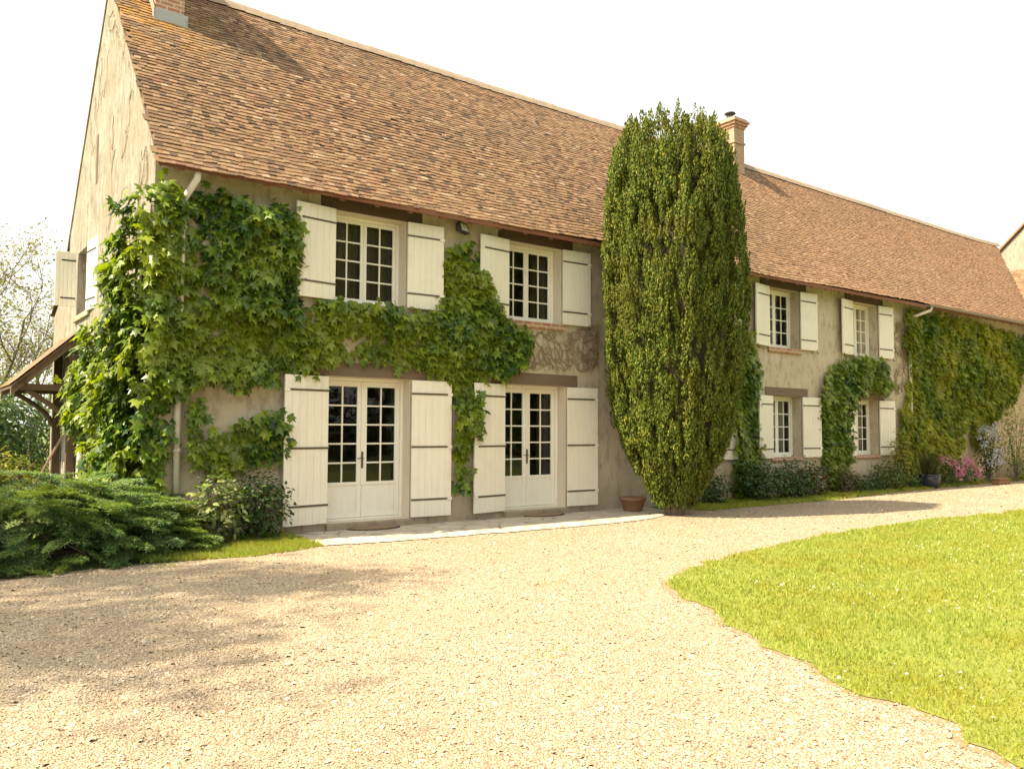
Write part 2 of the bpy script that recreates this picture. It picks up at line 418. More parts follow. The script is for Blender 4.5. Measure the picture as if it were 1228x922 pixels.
def paving_mat():
    Mt, t, b, out = new_mat('pale paving')
    co = coords(t); c = mix(t, ramp(t, noise(t, co, 2.5, 7, 0.7), [(0.35, 0), (0.68, 1)]), (0.52, 0.46, 0.37), (0.37, 0.32, 0.25))
    v = N(t, 'ShaderNodeTexVoronoi', feature='DISTANCE_TO_EDGE'); v.inputs['Scale'].default_value = 2.4; v.inputs['Randomness'].default_value = 0.8; t.links.new(co, v.inputs['Vector'])
    j = ramp(t, v.outputs['Distance'], [(0.012, 1), (0.035, 0)])
    c = mix(t, j, c, (0.25, 0.205, 0.14))
    t.links.new(c, b.inputs['Base Color']); b.inputs['Roughness'].default_value = 0.9; bump(t, mix(t, 0.5, noise(t, co, 25, 6), j, 'SUBTRACT'), 0.4, 0.02, b); return Mt
PAVE = [(1.88, 0.0), (1.9, -1.48), (2.61, -1.62), (3.25, -1.66), (4.09, -1.7), (5.27, -1.78), (6.67, -1.82), (8.0, -1.68), (8.9, -1.35), (9.4, -0.9), (9.6, 0)]
sheet('paved_path', wob(PAVE, 0.035, 0.1, 3), 0.016, paving_mat())

# ------------------------------------------------------------------ the farmhouse
house = empty('farmhouse', 'long old farmhouse with brown tiled roof, cream shutters and creeper-clad rendered walls', 'house')
EY, EZ, RY, RZ = -0.35, 5.27, 3.5, 9.66
SL = (RZ-EZ)/(RY-EY)
XE = 36.0
# openings: x0, x1, z0, z1
UP = [(2.68, 3.98), (6.09, 7.39), (13.89, 15.17), (17.54, 18.87)]
LOW = [(10.62, 11.96), (13.97, 15.2), (17.6, 18.81)]
DOORS = [(2.6, 4.09), (6.01, 7.5)]
OPEN = [(a, b, 3.60, 5.05) for a, b in UP]+[(a, b, 0.94, 2.42) for a, b in LOW]+[(a, b, 0.12, 2.41) for a, b in DOORS]
RD = 0.42
def facade():
    mb = MB()
    xs = sorted({0.0, XE}|{v for o in OPEN for v in o[:2]}|set(np.arange(1, 36, 1.0).tolist())); zs = sorted({0.0, 5.6}|{v for o in OPEN for v in o[2:]})
    for i in range(len(xs)-1):
        for j in range(len(zs)-1):
            cx, cz = (xs[i]+xs[i+1])/2, (zs[j]+zs[j+1])/2
            if any(a < cx < b and c < cz < d for a, b, c, d in OPEN): continue
            mb.quad((xs[i], 0, zs[j]), (xs[i+1], 0, zs[j]), (xs[i+1], 0, zs[j+1]), (xs[i], 0, zs[j+1]))
    rv_ = MB(); mb0 = mb
    for i_, (a, b, c, d) in enumerate(OPEN):
        mb = rv_ if i_ in (0, 1, 7, 8) else mb0
        mb.quad((a, 0, c), (a, RD, c), (a, RD, d), (a, 0, d)); mb.quad((b, 0, c), (b, 0, d), (b, RD, d), (b, RD, c))
        mb.quad((a, 0, d), (a, RD, d), (b, RD, d), (b, 0, d)); mb.quad((a, 0, c), (b, 0, c), (b, RD, c), (a, RD, c))
    for k_ in range(0, len(rv_.f), 4):
        one = MB(); one.v = rv_.v[k_*4:k_*4+16]; one.f = [tuple(range(i*4, i*4+4)) for i in range(4)]; one.build('painted_reveal', M_reveal, house)
    return mb0.build('facade_wall', M_plaster, house)
facade()
g = MB()
GAB = [(0, 0), (0, 5.25), (3.5, 9.52), (7.0, 5.45), (7.0, 4.75), (8.8, 4.05), (8.8, 0)]
# gable wall with the window opening left out
gw = (4.62, 5.95, 3.75, 5.0)
g.poly([(0, 0, 0), (0, 0, 5.25), (0, gw[0], 5.25), (0, gw[0], 0)]); g.poly([(0, gw[0], 0), (0, gw[0], gw[2]), (0, gw[1], gw[2]), (0, gw[1], 0)])
g.poly([(0, gw[0], gw[3]), (0, gw[0], 5.25), (0, gw[1], 5.25), (0, gw[1], gw[3])])
g.poly([(0, gw[1], 0), (0, gw[1], 5.25), (0, 7.0, 5.25), (0, 7.0, 4.75), (0, 8.8, 4.05), (0, 8.8, 0)])
g.poly([(0, 0, 5.25), (0, 0, 5.54), (0, 3.5, 9.53), (0, 7.0, 5.5), (0, 7.0, 5.25)])
for (y0, z0), (y1, z1) in (((gw[0], gw[2]), (gw[0], gw[3])), ((gw[1], gw[2]), (gw[1], gw[3])), ((gw[0], gw[3]), (gw[1], gw[3])), ((gw[0], gw[2]), (gw[1], gw[2]))):
    g.quad((0, y0, z0), (0.35, y0, z0), (0.35, y1, z1), (0, y1, z1))
g.build('gable_wall', M_gable, house)
MB().quad((0, 8.8, 0), (XE, 8.8, 0), (XE, 8.8, 4.05), (0, 8.8, 4.05)).quad((XE, 0, 0), (XE, 8.8, 0), (XE, 8.8, 5), (XE, 0, 5.2)).build('rear_wall', M_plaster, house)
# rooms behind the glass
rm = MB()
for a, b, c, d in [(0.4, 9, 0.1, 2.7), (0.4, 9, 3.3, 5.2), (9.2, 20, 0.1, 2.7), (9.2, 20, 3.3, 5.2)]:
    rm.quad((a, RD+0.02, c), (b, RD+0.02, c), (b, 4.6, c), (a, 4.6, c)); rm.quad((a, 4.6, c), (b, 4.6, c), (b, 4.6, d), (a, 4.6, d))
    rm.quad((a, RD+0.02, d), (b, RD+0.02, d), (b, 4.6, d), (a, 4.6, d)); rm.quad((a, RD+0.02, c), (a, 4.6, c), (a, 4.6, d), (a, RD+0.02, d)); rm.quad((b, RD+0.02, c), (b, 4.6, c), (b, 4.6, d), (b, RD+0.02, d))
rm.build('room_lining', M_room, house)

# --- roof
roof = MB()
roof.quad((-0.06, EY, EZ-0.06), (28.6, EY, EZ-0.06), (35.1, RY, RZ-0.10), (-0.06, RY, RZ-0.10))
roof.quad((-0.02, RY, RZ), (35.1, RY, RZ), (35.1, 7.3, EZ), (-0.02, 7.3, EZ)); roof.quad((-0.06, 7.0, 4.85), (XE, 7.0, 4.85), (XE, 8.95, 4.08), (-0.06, 8.95, 4.08))
roof.quad((-0.02, RY, RZ-0.1), (35.1, RY, RZ-0.1), (35.1, 7.3, EZ-0.06), (-0.02, 7.3, EZ-0.06))
roof_o = roof.build('roof', M_under, house)
def sag(x, y):
    q = np.c_[x*0.22, y*0.5, x*0]; return (vnoise(q)-0.5)*0.13+(vnoise(q*3.3+7)-0.5)*0.02
TW, TEXP = 0.15, 0.096
TV = [(-TW*.4995, -.16, 0), (TW*.4995, -.16, 0), (TW*.4995, .03, 0), (-TW*.4995, .03, 0), (-TW*.4995, -.16, -.015), (TW*.4995, -.16, -.015), (TW*.4995, .03, -.015), (-TW*.4995, .03, -.015)]
TF = [(0, 1, 2, 3), (3, 2, 6, 7), (0, 3, 7, 4), (1, 5, 6, 2)]
def tile_field(name, org, uu, vv, Lu, Lv, keep, parent, sagf=None):
    """flat tiles in rows: uu along the eave, vv up the slope; keep(p) says which stay"""
    uu, vv = np.array(uu, float), np.array(vv, float); n = np.cross(uu, vv); n = n if n[2] > 0 else -n
    P, Q, S = [], [], []
    for r in range(int((Lv-0.03)/TEXP)+1):
        ww = rng.uniform(0.08, 0.15, int(Lu/0.11)+12); u = np.cumsum(ww)-ww/2-rng.uniform(0.02, 0.12); ok = (u < Lu) & (u > -0.05); u = u[ok]; ww = ww[ok]; k = len(u)
        v = r*TEXP+rng.normal(0, 0.008, k)+0.09*(vnoise(np.c_[u*0.45, np.full(k, r*0.11), u*0])-0.5)+0.02*(vnoise(np.c_[u*2.2, np.full(k, r*0.6), u*0])-0.5)-0.035*(rng.random(k) < 0.012)
        p = np.array(org)[None]+uu[None]*u[:, None]+vv[None]*v[:, None]; ok = keep(p); p = p[ok]; ww = ww[ok]; k = len(p)
        if sagf is not None: p[:, 2] += sagf(p[:, 0], p[:, 1])
        p = p+n[None]*(0.022+np.abs(rng.normal(0, 0.002, k)))[:, None]
        lift = np.clip(rng.normal(0.125, 0.028, k), 0.05, 0.22)[:, None]
        P.append(p); Q.append(frames(-vv[None]+n[None]*lift+uu[None]*rng.normal(0, 0.012, (k, 1)), n[None]+vv[None]*lift+uu[None]*rng.normal(0, 0.008, (k, 1))))
        S.append(np.c_[ww/TW*0.999, np.ones(k), rng.uniform(0.95, 1.25, k)])
    return scatter(name, TV, TF, np.concatenate(P), np.concatenate(Q), np.concatenate(S), M_tile, parent, smooth=False)
_L = math.hypot(RY-EY, RZ-EZ)
def roof_tiles(): return tile_field('tile_covering', (0, EY, EZ-0.02), (1, 0, 0), (0, (RY-EY)/_L, (RZ-EZ)/_L), 35.2, _L, lambda p: p[:, 0] < 28.6+(p[:, 1]-EY)/(RY-EY)*6.5, roof_o, sag)
roof_tiles()
# verge tiles of the rear slope seen as a thin line
# ridge tiles
rp = MB()
x = -0.08
while x < 35.2:
    l = 0.34; zz = RZ+0.02+float(sag(np.array([x]), np.array([RY]))[0]); k0 = len(rp.v)
    for xx, r in ((x, 1.04), (x+l+0.03, 0.96)):
        for yy, dz in ((-.175, -.215), (-.11, -.115), (-.05, -.035), (0, 0), (.05, -.035), (.11, -.115), (.175, -.215)): rp.v.append((xx, RY+yy*r, zz+0.045+dz*r+random.uniform(-.005, .005)))
    for k in range(6): rp.f.append((k0+k, k0+k+1, k0+8+k, k0+7+k))
    x += l
rp.build('ridge_tiles', M_ridge, roof_o)
# eaves
MB().box(-0.05, 28.6, EY-0.012, EY+0.02, EZ-0.125, EZ-0.045).build('fascia_board', M_fascia, house)
for k in range(58):
    xk = 0.22+k*0.6
    if xk < 28: MB().poly([(xk, EY+0.021, EZ-0.155), (xk, EY+0.021, EZ-0.065), (xk, 0.1, EZ+0.42), (xk, 0.1, EZ+0.30)]).poly([(xk+.085, EY+0.021, EZ-0.155), (xk+.085, EY+0.021, EZ-0.065), (xk+.085, 0.1, EZ+0.42), (xk+.085, 0.1, EZ+0.30)]).quad((xk, EY+0.021, EZ-0.155), (xk+.085, EY+0.021, EZ-0.155), (xk+.085, 0.1, EZ+0.30), (xk, 0.1, EZ+0.30)).quad((xk, EY+0.021, EZ-0.155), (xk+.085, EY+0.021, EZ-0.155), (xk+.085, EY+0.021, EZ-0.065), (xk, EY+0.021, EZ-0.065)).build('rafter_tail', M_fascia if xk < 12 else M_beam2, house)
# left bargeboard
mbb = MB()
for (y0, z0), (y1, z1) in (((EY, EZ-0.045), (RY, RZ-0.05)), ((RY, RZ-0.0), (7.3, EZ-0.01))):
    mbb.quad((-0.025, y0, z0), (-0.025, y1, z1), (-0.025, y1, z1-0.11), (-0.025, y0, z0-0.11)); mbb.quad((-0.025, y0, z0-0.11), (-0.025, y1, z1-0.11), (0.0, y1, z1-0.11), (0.0, y0, z0-0.11))
mbb.build('verge_mortar', M_stone, house)
# wing at the far end
wing = MB().poly([(28.6, EY, EZ-0.03), (32.64, 2.04, 7.97), (32.64, -6, 7.97), (28.6, -6, EZ-0.03)]).build('wing_roof', M_under, house)
_w = math.hypot(4.04, 2.73)
tile_field('tile_covering', (28.6, -6, EZ-0.03), (0, 1, 0), (4.04/_w, 0, 2.73/_w), 8.2, _w, lambda p: p[:, 1] < EY+(p[:, 0]-28.6)/4.04*2.39, wing)
MB().poly([(32.66, 2.06, 4), (35.12, RY, 4), (35.12, RY, RZ-0.05), (32.66, 2.06, 7.9)]).poly([(32.7, -6, 4), (32.7, 2.04, 4), (32.7, 2.04, 7.95), (32.7, -6, 7.95)]).build('end_wall', M_plaster, house)
MB().quad((28.75, -6, 0), (28.75, 0, 0), (28.75, 0, 5.2), (28.75, -6, 5.2)).build('wing_wall', M_plaster, house)

# --- lintels, sills, steps
for a, b, c, d, mt in [(2.45, 4.28, 5.06, 5.155, M_beam), (5.88, 7.67, 5.06, 5.155, M_beam), (13.6, 15.48, 5.06, 5.155, M_beam), (17.25, 19.16, 5.06, 5.155, M_beam),
                       (1.98, 4.4, 2.415, 2.63, M_beam2), (5.75, 7.79, 2.415, 2.63, M_beam2), (10.3, 12.3, 2.425, 2.63, M_beam2), (13.74, 15.48, 2.425, 2.63, M_beam2), (17.28, 19.14, 2.425, 2.61, M_beam2)]:
    if c > 5: d = 5.31; c = 5.055
    MB().box(a, b, -0.018, 0.2, c, d).build('lintel', mt, house, bevel=0.008)
for a, b in UP[1:3]: MB().box(a-0.02, b+0.05, -0.05, 0.3, 3.475, 3.598).build('brick_sill', M_brickr, house, bevel=0.008)
for a, b in [UP[0], UP[3]]: MB().box(a-0.02, b+0.05, -0.04, 0.3, 3.50, 3.598).build('window_sill', M_step, house, bevel=0.008)
for a, b in LOW: MB().box(a-0.03, b+0.06, -0.045, 0.3, 0.85, 0.938).build('brick_sill', M_brickr, house, bevel=0.008)
for a, b in DOORS: MB().box(a-0.0, b+0.02, -0.10, 0.40, 0.0, 0.118).build('door_step', M_step, house, bevel=0.015)

# --- windows and doors
def casement_glazing(mb, x0, x1, z0, z1, y, cols, rows, st=0.055, mu=0.026, bot=0.06, d=0.035):
    mb.box(x0, x0+st, y, y+d, z0, z1); mb.box(x1-st, x1, y, y+d, z0, z1)
    mb.box(x0+st, x1-st, y, y+d, z1-st, z1); mb.box(x0+st, x1-st, y, y+d, z0, z0+bot)
    gx0, gx1, gz0, gz1 = x0+st, x1-st, z0+bot, z1-st
    for i in range(1, cols): xc = gx0+(gx1-gx0)*i/cols; mb.box(xc-mu/2, xc+mu/2, y+0.004, y+d-0.004, gz0, gz1)
    for j in range(1, rows): zc = gz0+(gz1-gz0)*j/rows; mb.box(gx0, gx1, y+0.007, y+d-0.007, zc-mu/2, zc+mu/2)
    return gx0, gx1, gz0, gz1
YF = 0.27
def curtain(par, x0, x1, z0, z1, y, mat, n=60):
    c = MB(); xs_ = np.linspace(x0, x1, n)
    for i in range(n-1):
        ya, yb = y+0.025*math.sin(i*0.9)+0.012*math.sin(i*2.3), y+0.025*math.sin((i+1)*0.9)+0.012*math.sin((i+1)*2.3)
        c.quad((xs_[i], ya, z0), (xs_[i+1], yb, z0), (xs_[i+1], yb, z1), (xs_[i], ya, z1))
    return c.build('curtain', mat, par, smooth=True)
def window(x0, x1, z0, z1, curt=None):
    f = MB(); fo = 0.05
    f.box(x0, x0+fo, YF-0.02, YF+0.07, z0, z1); f.box(x1-fo, x1, YF-0.02, YF+0.07, z0, z1)
    f.box(x0+fo, x1-fo, YF-0.02, YF+0.07, z1-fo, z1); f.box(x0+fo, x1-fo, YF-0.05, YF+0.07, z0+0.001, z0+fo)
    fr = f.build('window', M_frame, house, bevel=0.004)
    xm = (x0+x1)/2
    for a, b in ((x0+fo+0.003, xm-0.002), (xm+0.002, x1-fo-0.003)):
        m_ = MB(); gx = casement_glazing(m_, a, b, z0+fo+0.003, z1-fo-0.003, YF, 2, 4)
        m_.build('casement', M_frame, fr, bevel=0.003)
        MB().quad((gx[0], YF+0.018, gx[2]), (gx[1], YF+0.018, gx[2]), (gx[1], YF+0.018, gx[3]), (gx[0], YF+0.018, gx[3])).build('pane', M_glass, fr)
    if curt:
        for ca, cb, mt in curt: curtain(fr, x0+0.06+(x1-x0-0.12)*ca, x0+0.06+(x1-x0-0.12)*cb, z0+0.06, z1-0.06, YF+0.16, mt)
    return fr
for k, (a, b) in enumerate(UP): window(a, b, 3.60, 5.05, [[(0, 1, M_browncurt)], [(0, 0.3, M_browncurt), (0.7, 1, M_browncurt)], [(0.0, 0.62, M_curtain)], [(0.62, 1.0, M_darkcurt)]][k])  # third window: pale curtain added in place of the sky reflection in its pane
for k, (a, b) in enumerate(LOW): window(a, b, 0.94, 2.42, [(0, 1, M_curtain)])
def french_door(x0, x1, z0, z1, curt=None):
    f = MB(); fo = 0.05
    f.box(x0, x0+fo, YF-0.03, YF+0.07, z0, z1); f.box(x1-fo, x1, YF-0.03, YF+0.07, z0, z1); f.box(x0+fo, x1-fo, YF-0.03, YF+0.07, z1-fo, z1)
    f.box(x0+fo, x1-fo, YF-0.04, YF+0.06, z0+0.001, z0+0.035)
    fr = f.build('french_door', M_frame, house, bevel=0.004); xm = (x0+x1)/2
    zb = z0+0.56
    for s, (a, b) in enumerate(((x0+fo+0.003, xm-0.003), (xm+0.003, x1-fo-0.003))):
        m_ = MB(); gx = casement_glazing(m_, a, b, zb, z1-fo-0.003, YF, 2, 5, 0.085, 0.026, 0.05, 0.045)
        m_.box(a, a+0.085, YF, YF+0.045, z0+0.04, zb); m_.box(b-0.085, b, YF, YF+0.045, z0+0.04, zb)
        m_.box(a+0.085, b-0.085, YF, YF+0.045, z0+0.04, z0+0.13); m_.box(a+0.085, b-0.085, YF+0.014, YF+0.03, z0+0.13, zb)
        m_.build('door_leaf', M_frame, fr, bevel=0.004)
        MB().quad((gx[0], YF+0.022, gx[2]), (gx[1], YF+0.022, gx[2]), (gx[1], YF+0.022, gx[3]), (gx[0], YF+0.022, gx[3])).build('pane', M_glass, fr)
    MB().box(xm-0.022, xm+0.022, YF-0.018, YF-0.001, z0+0.56, z1-fo-0.01).build('cover_strip', M_frame, fr, bevel=0.004)
    h = MB(); h.box(xm-0.018, xm+0.018, YF-0.028, YF-0.019, z0+0.83, z0+1.1); h.tube([(xm, YF-0.026, z0+0.99), (xm, YF-0.075, z0+0.99)], 0.009); h.tube([(xm+0.005, YF-0.072, z0+0.99), (xm-0.05, YF-0.075, z0+0.995), (xm-0.11, YF-0.07, z0+0.985)], 0.009)
    h.build('door_handle', M_rust, fr)
    if curt:
        for ca, cb, mt in curt: curtain(fr, x0+0.06+(x1-x0-0.12)*ca, x0+0.06+(x1-x0-0.12)*cb, z0+0.06, z1-0.06, YF+0.2, mt)
french_door(*DOORS[0], 0.12, 2.41); french_door(*DOORS[1], 0.12, 2.41, [(0.80, 1.0, M_darkcurt)])

# --- shutters: built at the origin, hinge line along local z at x = 0, leaf towards +x, face towards -y
def shutter(hinge, side, z0, z1, w, ang, straps, parent=house):
    """side -1: leaf opens to the left of its opening, +1: to the right"""
    h = z1-z0; M = Matrix.Translation(hinge) @ Matrix.Rotation(ang*(1 if side < 0 else -1), 4, 'Z') @ Matrix.Diagonal((side, 1, 1, 1))
    b = MB(); n = 6; pw = w/n
    for i in range(n):
        b.box(i*pw+0.0014, (i+1)*pw-0.0014, -0.036, 0.0, z0+random.uniform(0, 0.002), z1-random.uniform(0, 0.002), M)
    b.box(0.004, w-0.004, -0.031, -0.006, z0+0.004, z1-0.004, M)
    so = b.build('shutter', M_shut, parent, bevel=0.003)
    for fz in straps:
        zc = z0+h*(1-fz)
        MB().box(-0.01, w-0.085, -0.045, -0.0365, zc-0.014, zc+0.014, M).build('strap_hinge', M_rust, so)
        MB().box(0.005, w-0.02, -0.058, -0.0365, zc+0.0205, zc+0.034, M).build('drip_batten', M_shut, so) if straps == DS else None
        MB().box(w-0.075, w+0.012, -0.052, -0.0365, zc-0.026, zc+0.026, M).build('strap_end', M_shut, so, bevel=0.006)
    k = MB(); k.tube([M @ Vector((w-0.05, -0.04, z0+h*0.02)), M @ Vector((w-0.05, -0.04, z0-0.07))], 0.008, 6)
    k.tube([M @ Vector((w-0.05, -0.04, z0-0.07)), M @ Vector((w-0.05, -0.1, z0-0.06))], 0.008, 6)
    if straps == WS: k.build('shutter_stay', M_iron, so)
    return so
WS = (0.16, 0.83); DS = (0.10, 0.49, 0.875); GS = (0.14, 0.85)
YH = -0.03
for k, (a, b) in enumerate(UP):
    shutter((a, YH, 0), -1, 3.60, 5.05, 0.69, R_([8, 7, 10, 9][k]), WS); shutter((b, YH, 0), 1, 3.60, 5.05, 0.685, R_([3, 2, 2, 3][k]), WS)
for k, (a, b) in enumerate(LOW):
    shutter((a, YH, 0), -1, 0.93, 2.42, 0.68, R_(9), GS); shutter((b, YH, 0), 1, 0.93, 2.42, 0.70, R_(5), GS)
for k, (a, b) in enumerate(DOORS):
    shutter((a, YH, 0), -1, 0.135, 2.40, 0.75, R_([8, 9][k]), DS); shutter((b, YH, 0), 1, 0.135, 2.40, 0.75, R_([4, 3][k]), DS)

# --- gable openings: upper window with one leaf flat on the wall and one swung out, ground-floor shutter, slit
gf = MB(); y0, y1, z0, z1 = gw
gf.box(0.16, 0.22, y0, y0+0.06, z0, z1); gf.box(0.16, 0.22, y1-0.06, y1, z0, z1); gf.box(0.16, 0.22, y0+0.06, y1-0.06, z1-0.06, z1); gf.box(0.16, 0.22, y0+0.06, y1-0.06, z0, z0+0.06); gf.box(0.165, 0.215, (y0+y1)/2-0.04, (y0+y1)/2+0.04, z0+0.06, z1-0.06)
for j in (1, 2, 3): gf.box(0.18, 0.2, y0+0.06, y1-0.06, z0+(z1-z0)*j/4-0.014, z0+(z1-z0)*j/4+0.014)
gfo = gf.build('window', M_frame, house, bevel=0.004)
MB().quad((0.19, y0, z0), (0.19, y1, z0), (0.19, y1, z1), (0.19, y0, z1)).build('pane', M_glass, gfo)
def gable_shutter(yh, z0, z1, w, swing, side):
    """hinge at (0, yh); swing 0 lies flat on the wall pointing to side*y, 90 stands out square"""
    M = Matrix.Translation((-0.03, yh, 0)) @ Matrix.Rotation(-side*swing, 4, 'Z').to_4x4()
    b = MB(); n = 5; pw = w/n
    for i in range(n):
        a_, c_ = (i*pw+0.0025)*side, ((i+1)*pw-0.0025)*side
        b.box(-0.036, 0, min(a_, c_), max(a_, c_), z0, z1, M)
    b.box(-0.028, -0.006, min(0.003*side, (w-0.003)*side), max(0.003*side, (w-0.003)*side), z0+0.004, z1-0.004, M)
    so = b.build('shutter', M_shut, house, bevel=0.003)
    for fz in (0.15, 0.84):
        zc = z0+(z1-z0)*fz; a_, c_ = -0.0*side, (w-0.1)*side
        for xa, xb in ((-0.045, -0.0365), (0.0005, 0.008)): MB().box(xa, xb, min(a_, c_), max(a_, c_), zc-0.014, zc+0.014, M).build('strap_hinge', M_iron, so)
gable_shutter(gw[0], 3.72, 5.0, 0.66, R_(6), -1)
gable_shutter(gw[1]+0.02, 3.95, 5.02, 0.36, R_(-88), 1)
gable_shutter(4.75, 0.5, 2.05, 0.62, R_(5), 1)
MB().box(-0.004, 0.02, 4.2, 4.36, 6.0, 6.9).build('wall_slit', M_beam, house)
MB().box(-0.05, 0.05, gw[0]-0.1, gw[1]+0.1, 3.64, 3.745).build('window_sill', M_step, house, bevel=0.01)

# --- chimneys
c1 = MB(); c1.box(0.5, 0.98, 2.5, 3.62, 8.3, 10.55); c1.box(0.46, 1.02, 2.46, 3.66, 10.55, 10.66); c1.box(0.42, 1.06, 2.42, 3.70, 10.66, 10.8)
ch1 = c1.build('chimney', M_brickr, house, bevel=0.006)
fl = MB()
zf = lambda y: EZ+SL*(y-EY)+0.05
fl.box(0.46, 1.02, 2.42, 2.497, zf(2.4)-0.02, zf(2.5)+0.09); fl.build('lead_flashing', M_lead, ch1)
fs = MB(); fs.poly([(0.475, 2.41, zf(2.41)), (0.475, 3.5, zf(3.5)), (0.475, 3.5, zf(3.5)+0.2), (0.475, 2.41, zf(2.41)+0.2)]); fs.poly([(1.0, 2.41, zf(2.41)), (1.0, 3.5, zf(3.5)), (1.0, 3.5, zf(3.5)+0.12), (1.0, 2.41, zf(2.41)+0.12)]); fs.build('mortar_fillet', M_stone, ch1)
c2 = MB(); X0, X1, Y0, Y1 = 16.66, 17.14, 3.05, 4.0
c2.box(X0, X1, Y0, Y1, 8.8, 10.52)
c2.box(X0-0.03, X1+0.03, Y0-0.03, Y1+0.03, 10.05, 10.11)
c3 = MB()
for k in range(3): e = 0.03+k*0.045; c3.box(X0-e, X1+e, Y0-e, Y1+e, 10.52+k*0.08, 10.598+k*0.08)
ch2 = c2.build('chimney', M_brickp, house, bevel=0.006); c3.build('corbel', M_brickr, ch2, bevel=0.006)
cc = MB(); cc.poly([(X0-0.1, Y0-0.1, 10.76), (X1+0.1, Y0-0.1, 10.76), (X1-0.1, Y0+0.2, 10.87), (X0+0.1, Y0+0.2, 10.87)]); cc.box(X0-0.06, X1+0.06, Y0-0.06, Y1+0.06, 10.762, 10.82)
cc.build('chimney_cap', M_stone, ch2)
cw = MB(); xc, yc = (X0+X1)/2, (Y0+Y1)/2-0.15
cw.lathe([(0.12, 0), (0.11, 0.14)], (xc, yc, 10.82), 14, True)
for k in range(3): t = k*2.1; cw.tube([(xc+0.09*math.cos(t), yc+0.09*math.sin(t), 10.95), (xc+0.1*math.cos(t), yc+0.1*math.sin(t), 11.05)], 0.008, 5)
cw.lathe([(0.17, 0), (0.15, 0.035), (0.02, 0.05)], (xc, yc, 11.05), 14, True)
cw.build('chimney_cowl', M_iron, ch2)

# --- gutter and downpipes
def pipe(pts, rad, name, mat):
    o = MB().tube(pts, rad, 12).build(name, mat, house, smooth=True)
    return o
dp = pipe([(0.50, -0.30, 5.17), (0.49, -0.28, 5.06), (0.40, -0.12, 4.86), (0.36, -0.07, 4.7), (0.36, -0.07, 2.5), (0.37, -0.07, 0.05)], 0.048, 'downpipe', M_pvc)
for zz in (1.28, 2.4, 4.4): MB().lathe([(0.05, -0.025), (0.058, -0.02), (0.058, 0.02), (0.05, 0.025)], (0.365, -0.07, zz), 14).build('pipe_collar', M_pvc, dp)
gm = MB(); k0 = 0
for x_, in ((20.9,), (28.6,)):
    for k in range(9):
        t = math.pi*(1+k/8); gm.v.append((x_, EY-0.07+0.075*math.cos(t), EZ-0.02+0.075*math.sin(t)))
for k in range(8): gm.f.append((k, k+1, 10+k, 9+k))
gm.build('gutter', M_zinc, house, smooth=True)
dp2 = pipe([(21.1, -0.42, 5.18), (21.08, -0.4, 5.08), (20.75, -0.16, 4.93), (20.55, -0.08, 4.86), (20.5, -0.07, 4.75), (20.5, -0.07, 0.05)], 0.045, 'downpipe', M_pvc)
# ------------------------------------------------------------------ floodlight
fl = empty('floodlight', 'small black floodlight under the eaves between the two upper windows', 'floodlight', loc=(5.0, -0.02, 5.1))
Mf = Matrix.Translation((0, -0.13, -0.03)) @ Matrix.Rotation(R_(25), 4, 'Z') @ Matrix.Rotation(R_(-22), 4, 'X')
hb = MB(); hb.box(-0.12, 0.12, -0.03, 0.035, -0.09, 0.09, Mf); hb.box(-0.135, 0.135, -0.045, -0.03, -0.105, 0.105, Mf); hb.build('housing', M_iron, fl, bevel=0.006)
MB().box(-0.10, 0.10, -0.05, -0.0455, -0.07, 0.07, Mf).build('lens', simple_mat('frosted lens', (0.7, 0.66, 0.55), 0.25, 0.05), fl)
bb = MB(); bb.box(-0.03, 0.03, -0.015, 0.018, -0.05, 0.05); bb.tube([(0, 0, 0), (0, -0.09, -0.015)], 0.014, 6); bb.build('bracket', M_iron, fl)

# ------------------------------------------------------------------ door mats
for xc, lab in ((3.38, 'half-round coir doormat at the step of the first French door from the corner'), (6.86, 'half-round coir doormat at the step of the French door beside the yew')):
    t_ = empty('doormat', lab, 'doormat', 'half-round doormats', (xc, -0.105, 0.016))
    for nm, rx, ry, zt, mt, zb in (('rubber_backing', 0.46, 0.30, 0.012, M_matedge, 0.001), ('coir_pile', 0.43, 0.275, 0.028, M_coir, 0.0125)):
        b = MB(); pts = [(rx*math.cos(math.pi*k/20), -ry*math.sin(math.pi*k/20)) for k in range(21)]
        b.poly([(x_, y_, zt) for x_, y_ in pts]); b.poly([(x_, y_, zb) for x_, y_ in pts[::-1]])
        for k in range(21): p, q = pts[k], pts[(k+1) % 21]; b.quad((*p, zb), (*q, zb), (*q, zt), (*p, zt))
        b.build(nm, mt, t_)

# ------------------------------------------------------------------ foliage templates
L_half = [(0.22, -0.06), (0.50, 0.10), (0.25, 0.30), (0.42, 0.66), (0.16, 0.60)]
def lobed():
    fz = lambda u, v: -0.28*abs(u)-0.22*v*v
    pts = [(0, 0.38), (0, 0)]+L_half+[(0, 1.0)]+[(-u, v) for u, v in L_half[::-1]]
    tv = [(u, v, fz(u, v)) for u, v in pts]; n = len(pts)-1
    return tv, [(0, 1+k, 1+(k+1) % n) for k in range(n)]
LOBE = lobed()
OVAL = ([(0, 0, 0), (0.26, 0.35, -0.08), (0.2, 0.7, -0.12), (0, 1, -0.22), (-0.2, 0.7, -0.12), (-0.26, 0.35, -0.08), (0, 0.5, 0.0)],
        [(6, 0, 1), (6, 1, 2), (6, 2, 3), (6, 3, 4), (6, 4, 5), (6, 5, 0)])
NEEDLE = ([(-0.5, 0, 0), (0.5, 0, 0), (0.38, 0.65, 0.0), (0, 1, -0.05), (-0.38, 0.65, 0.0)], None)
RHOMB = ([(0, 0, 0), (0.5, 0.45, 0.04), (0, 1, 0), (-0.5, 0.45, 0.04)], [(0, 1, 2, 3)])
TRI = ([(-0.5, 0, 0), (0.5, 0, 0), (0, 1, 0.12)], [(0, 1, 2)])

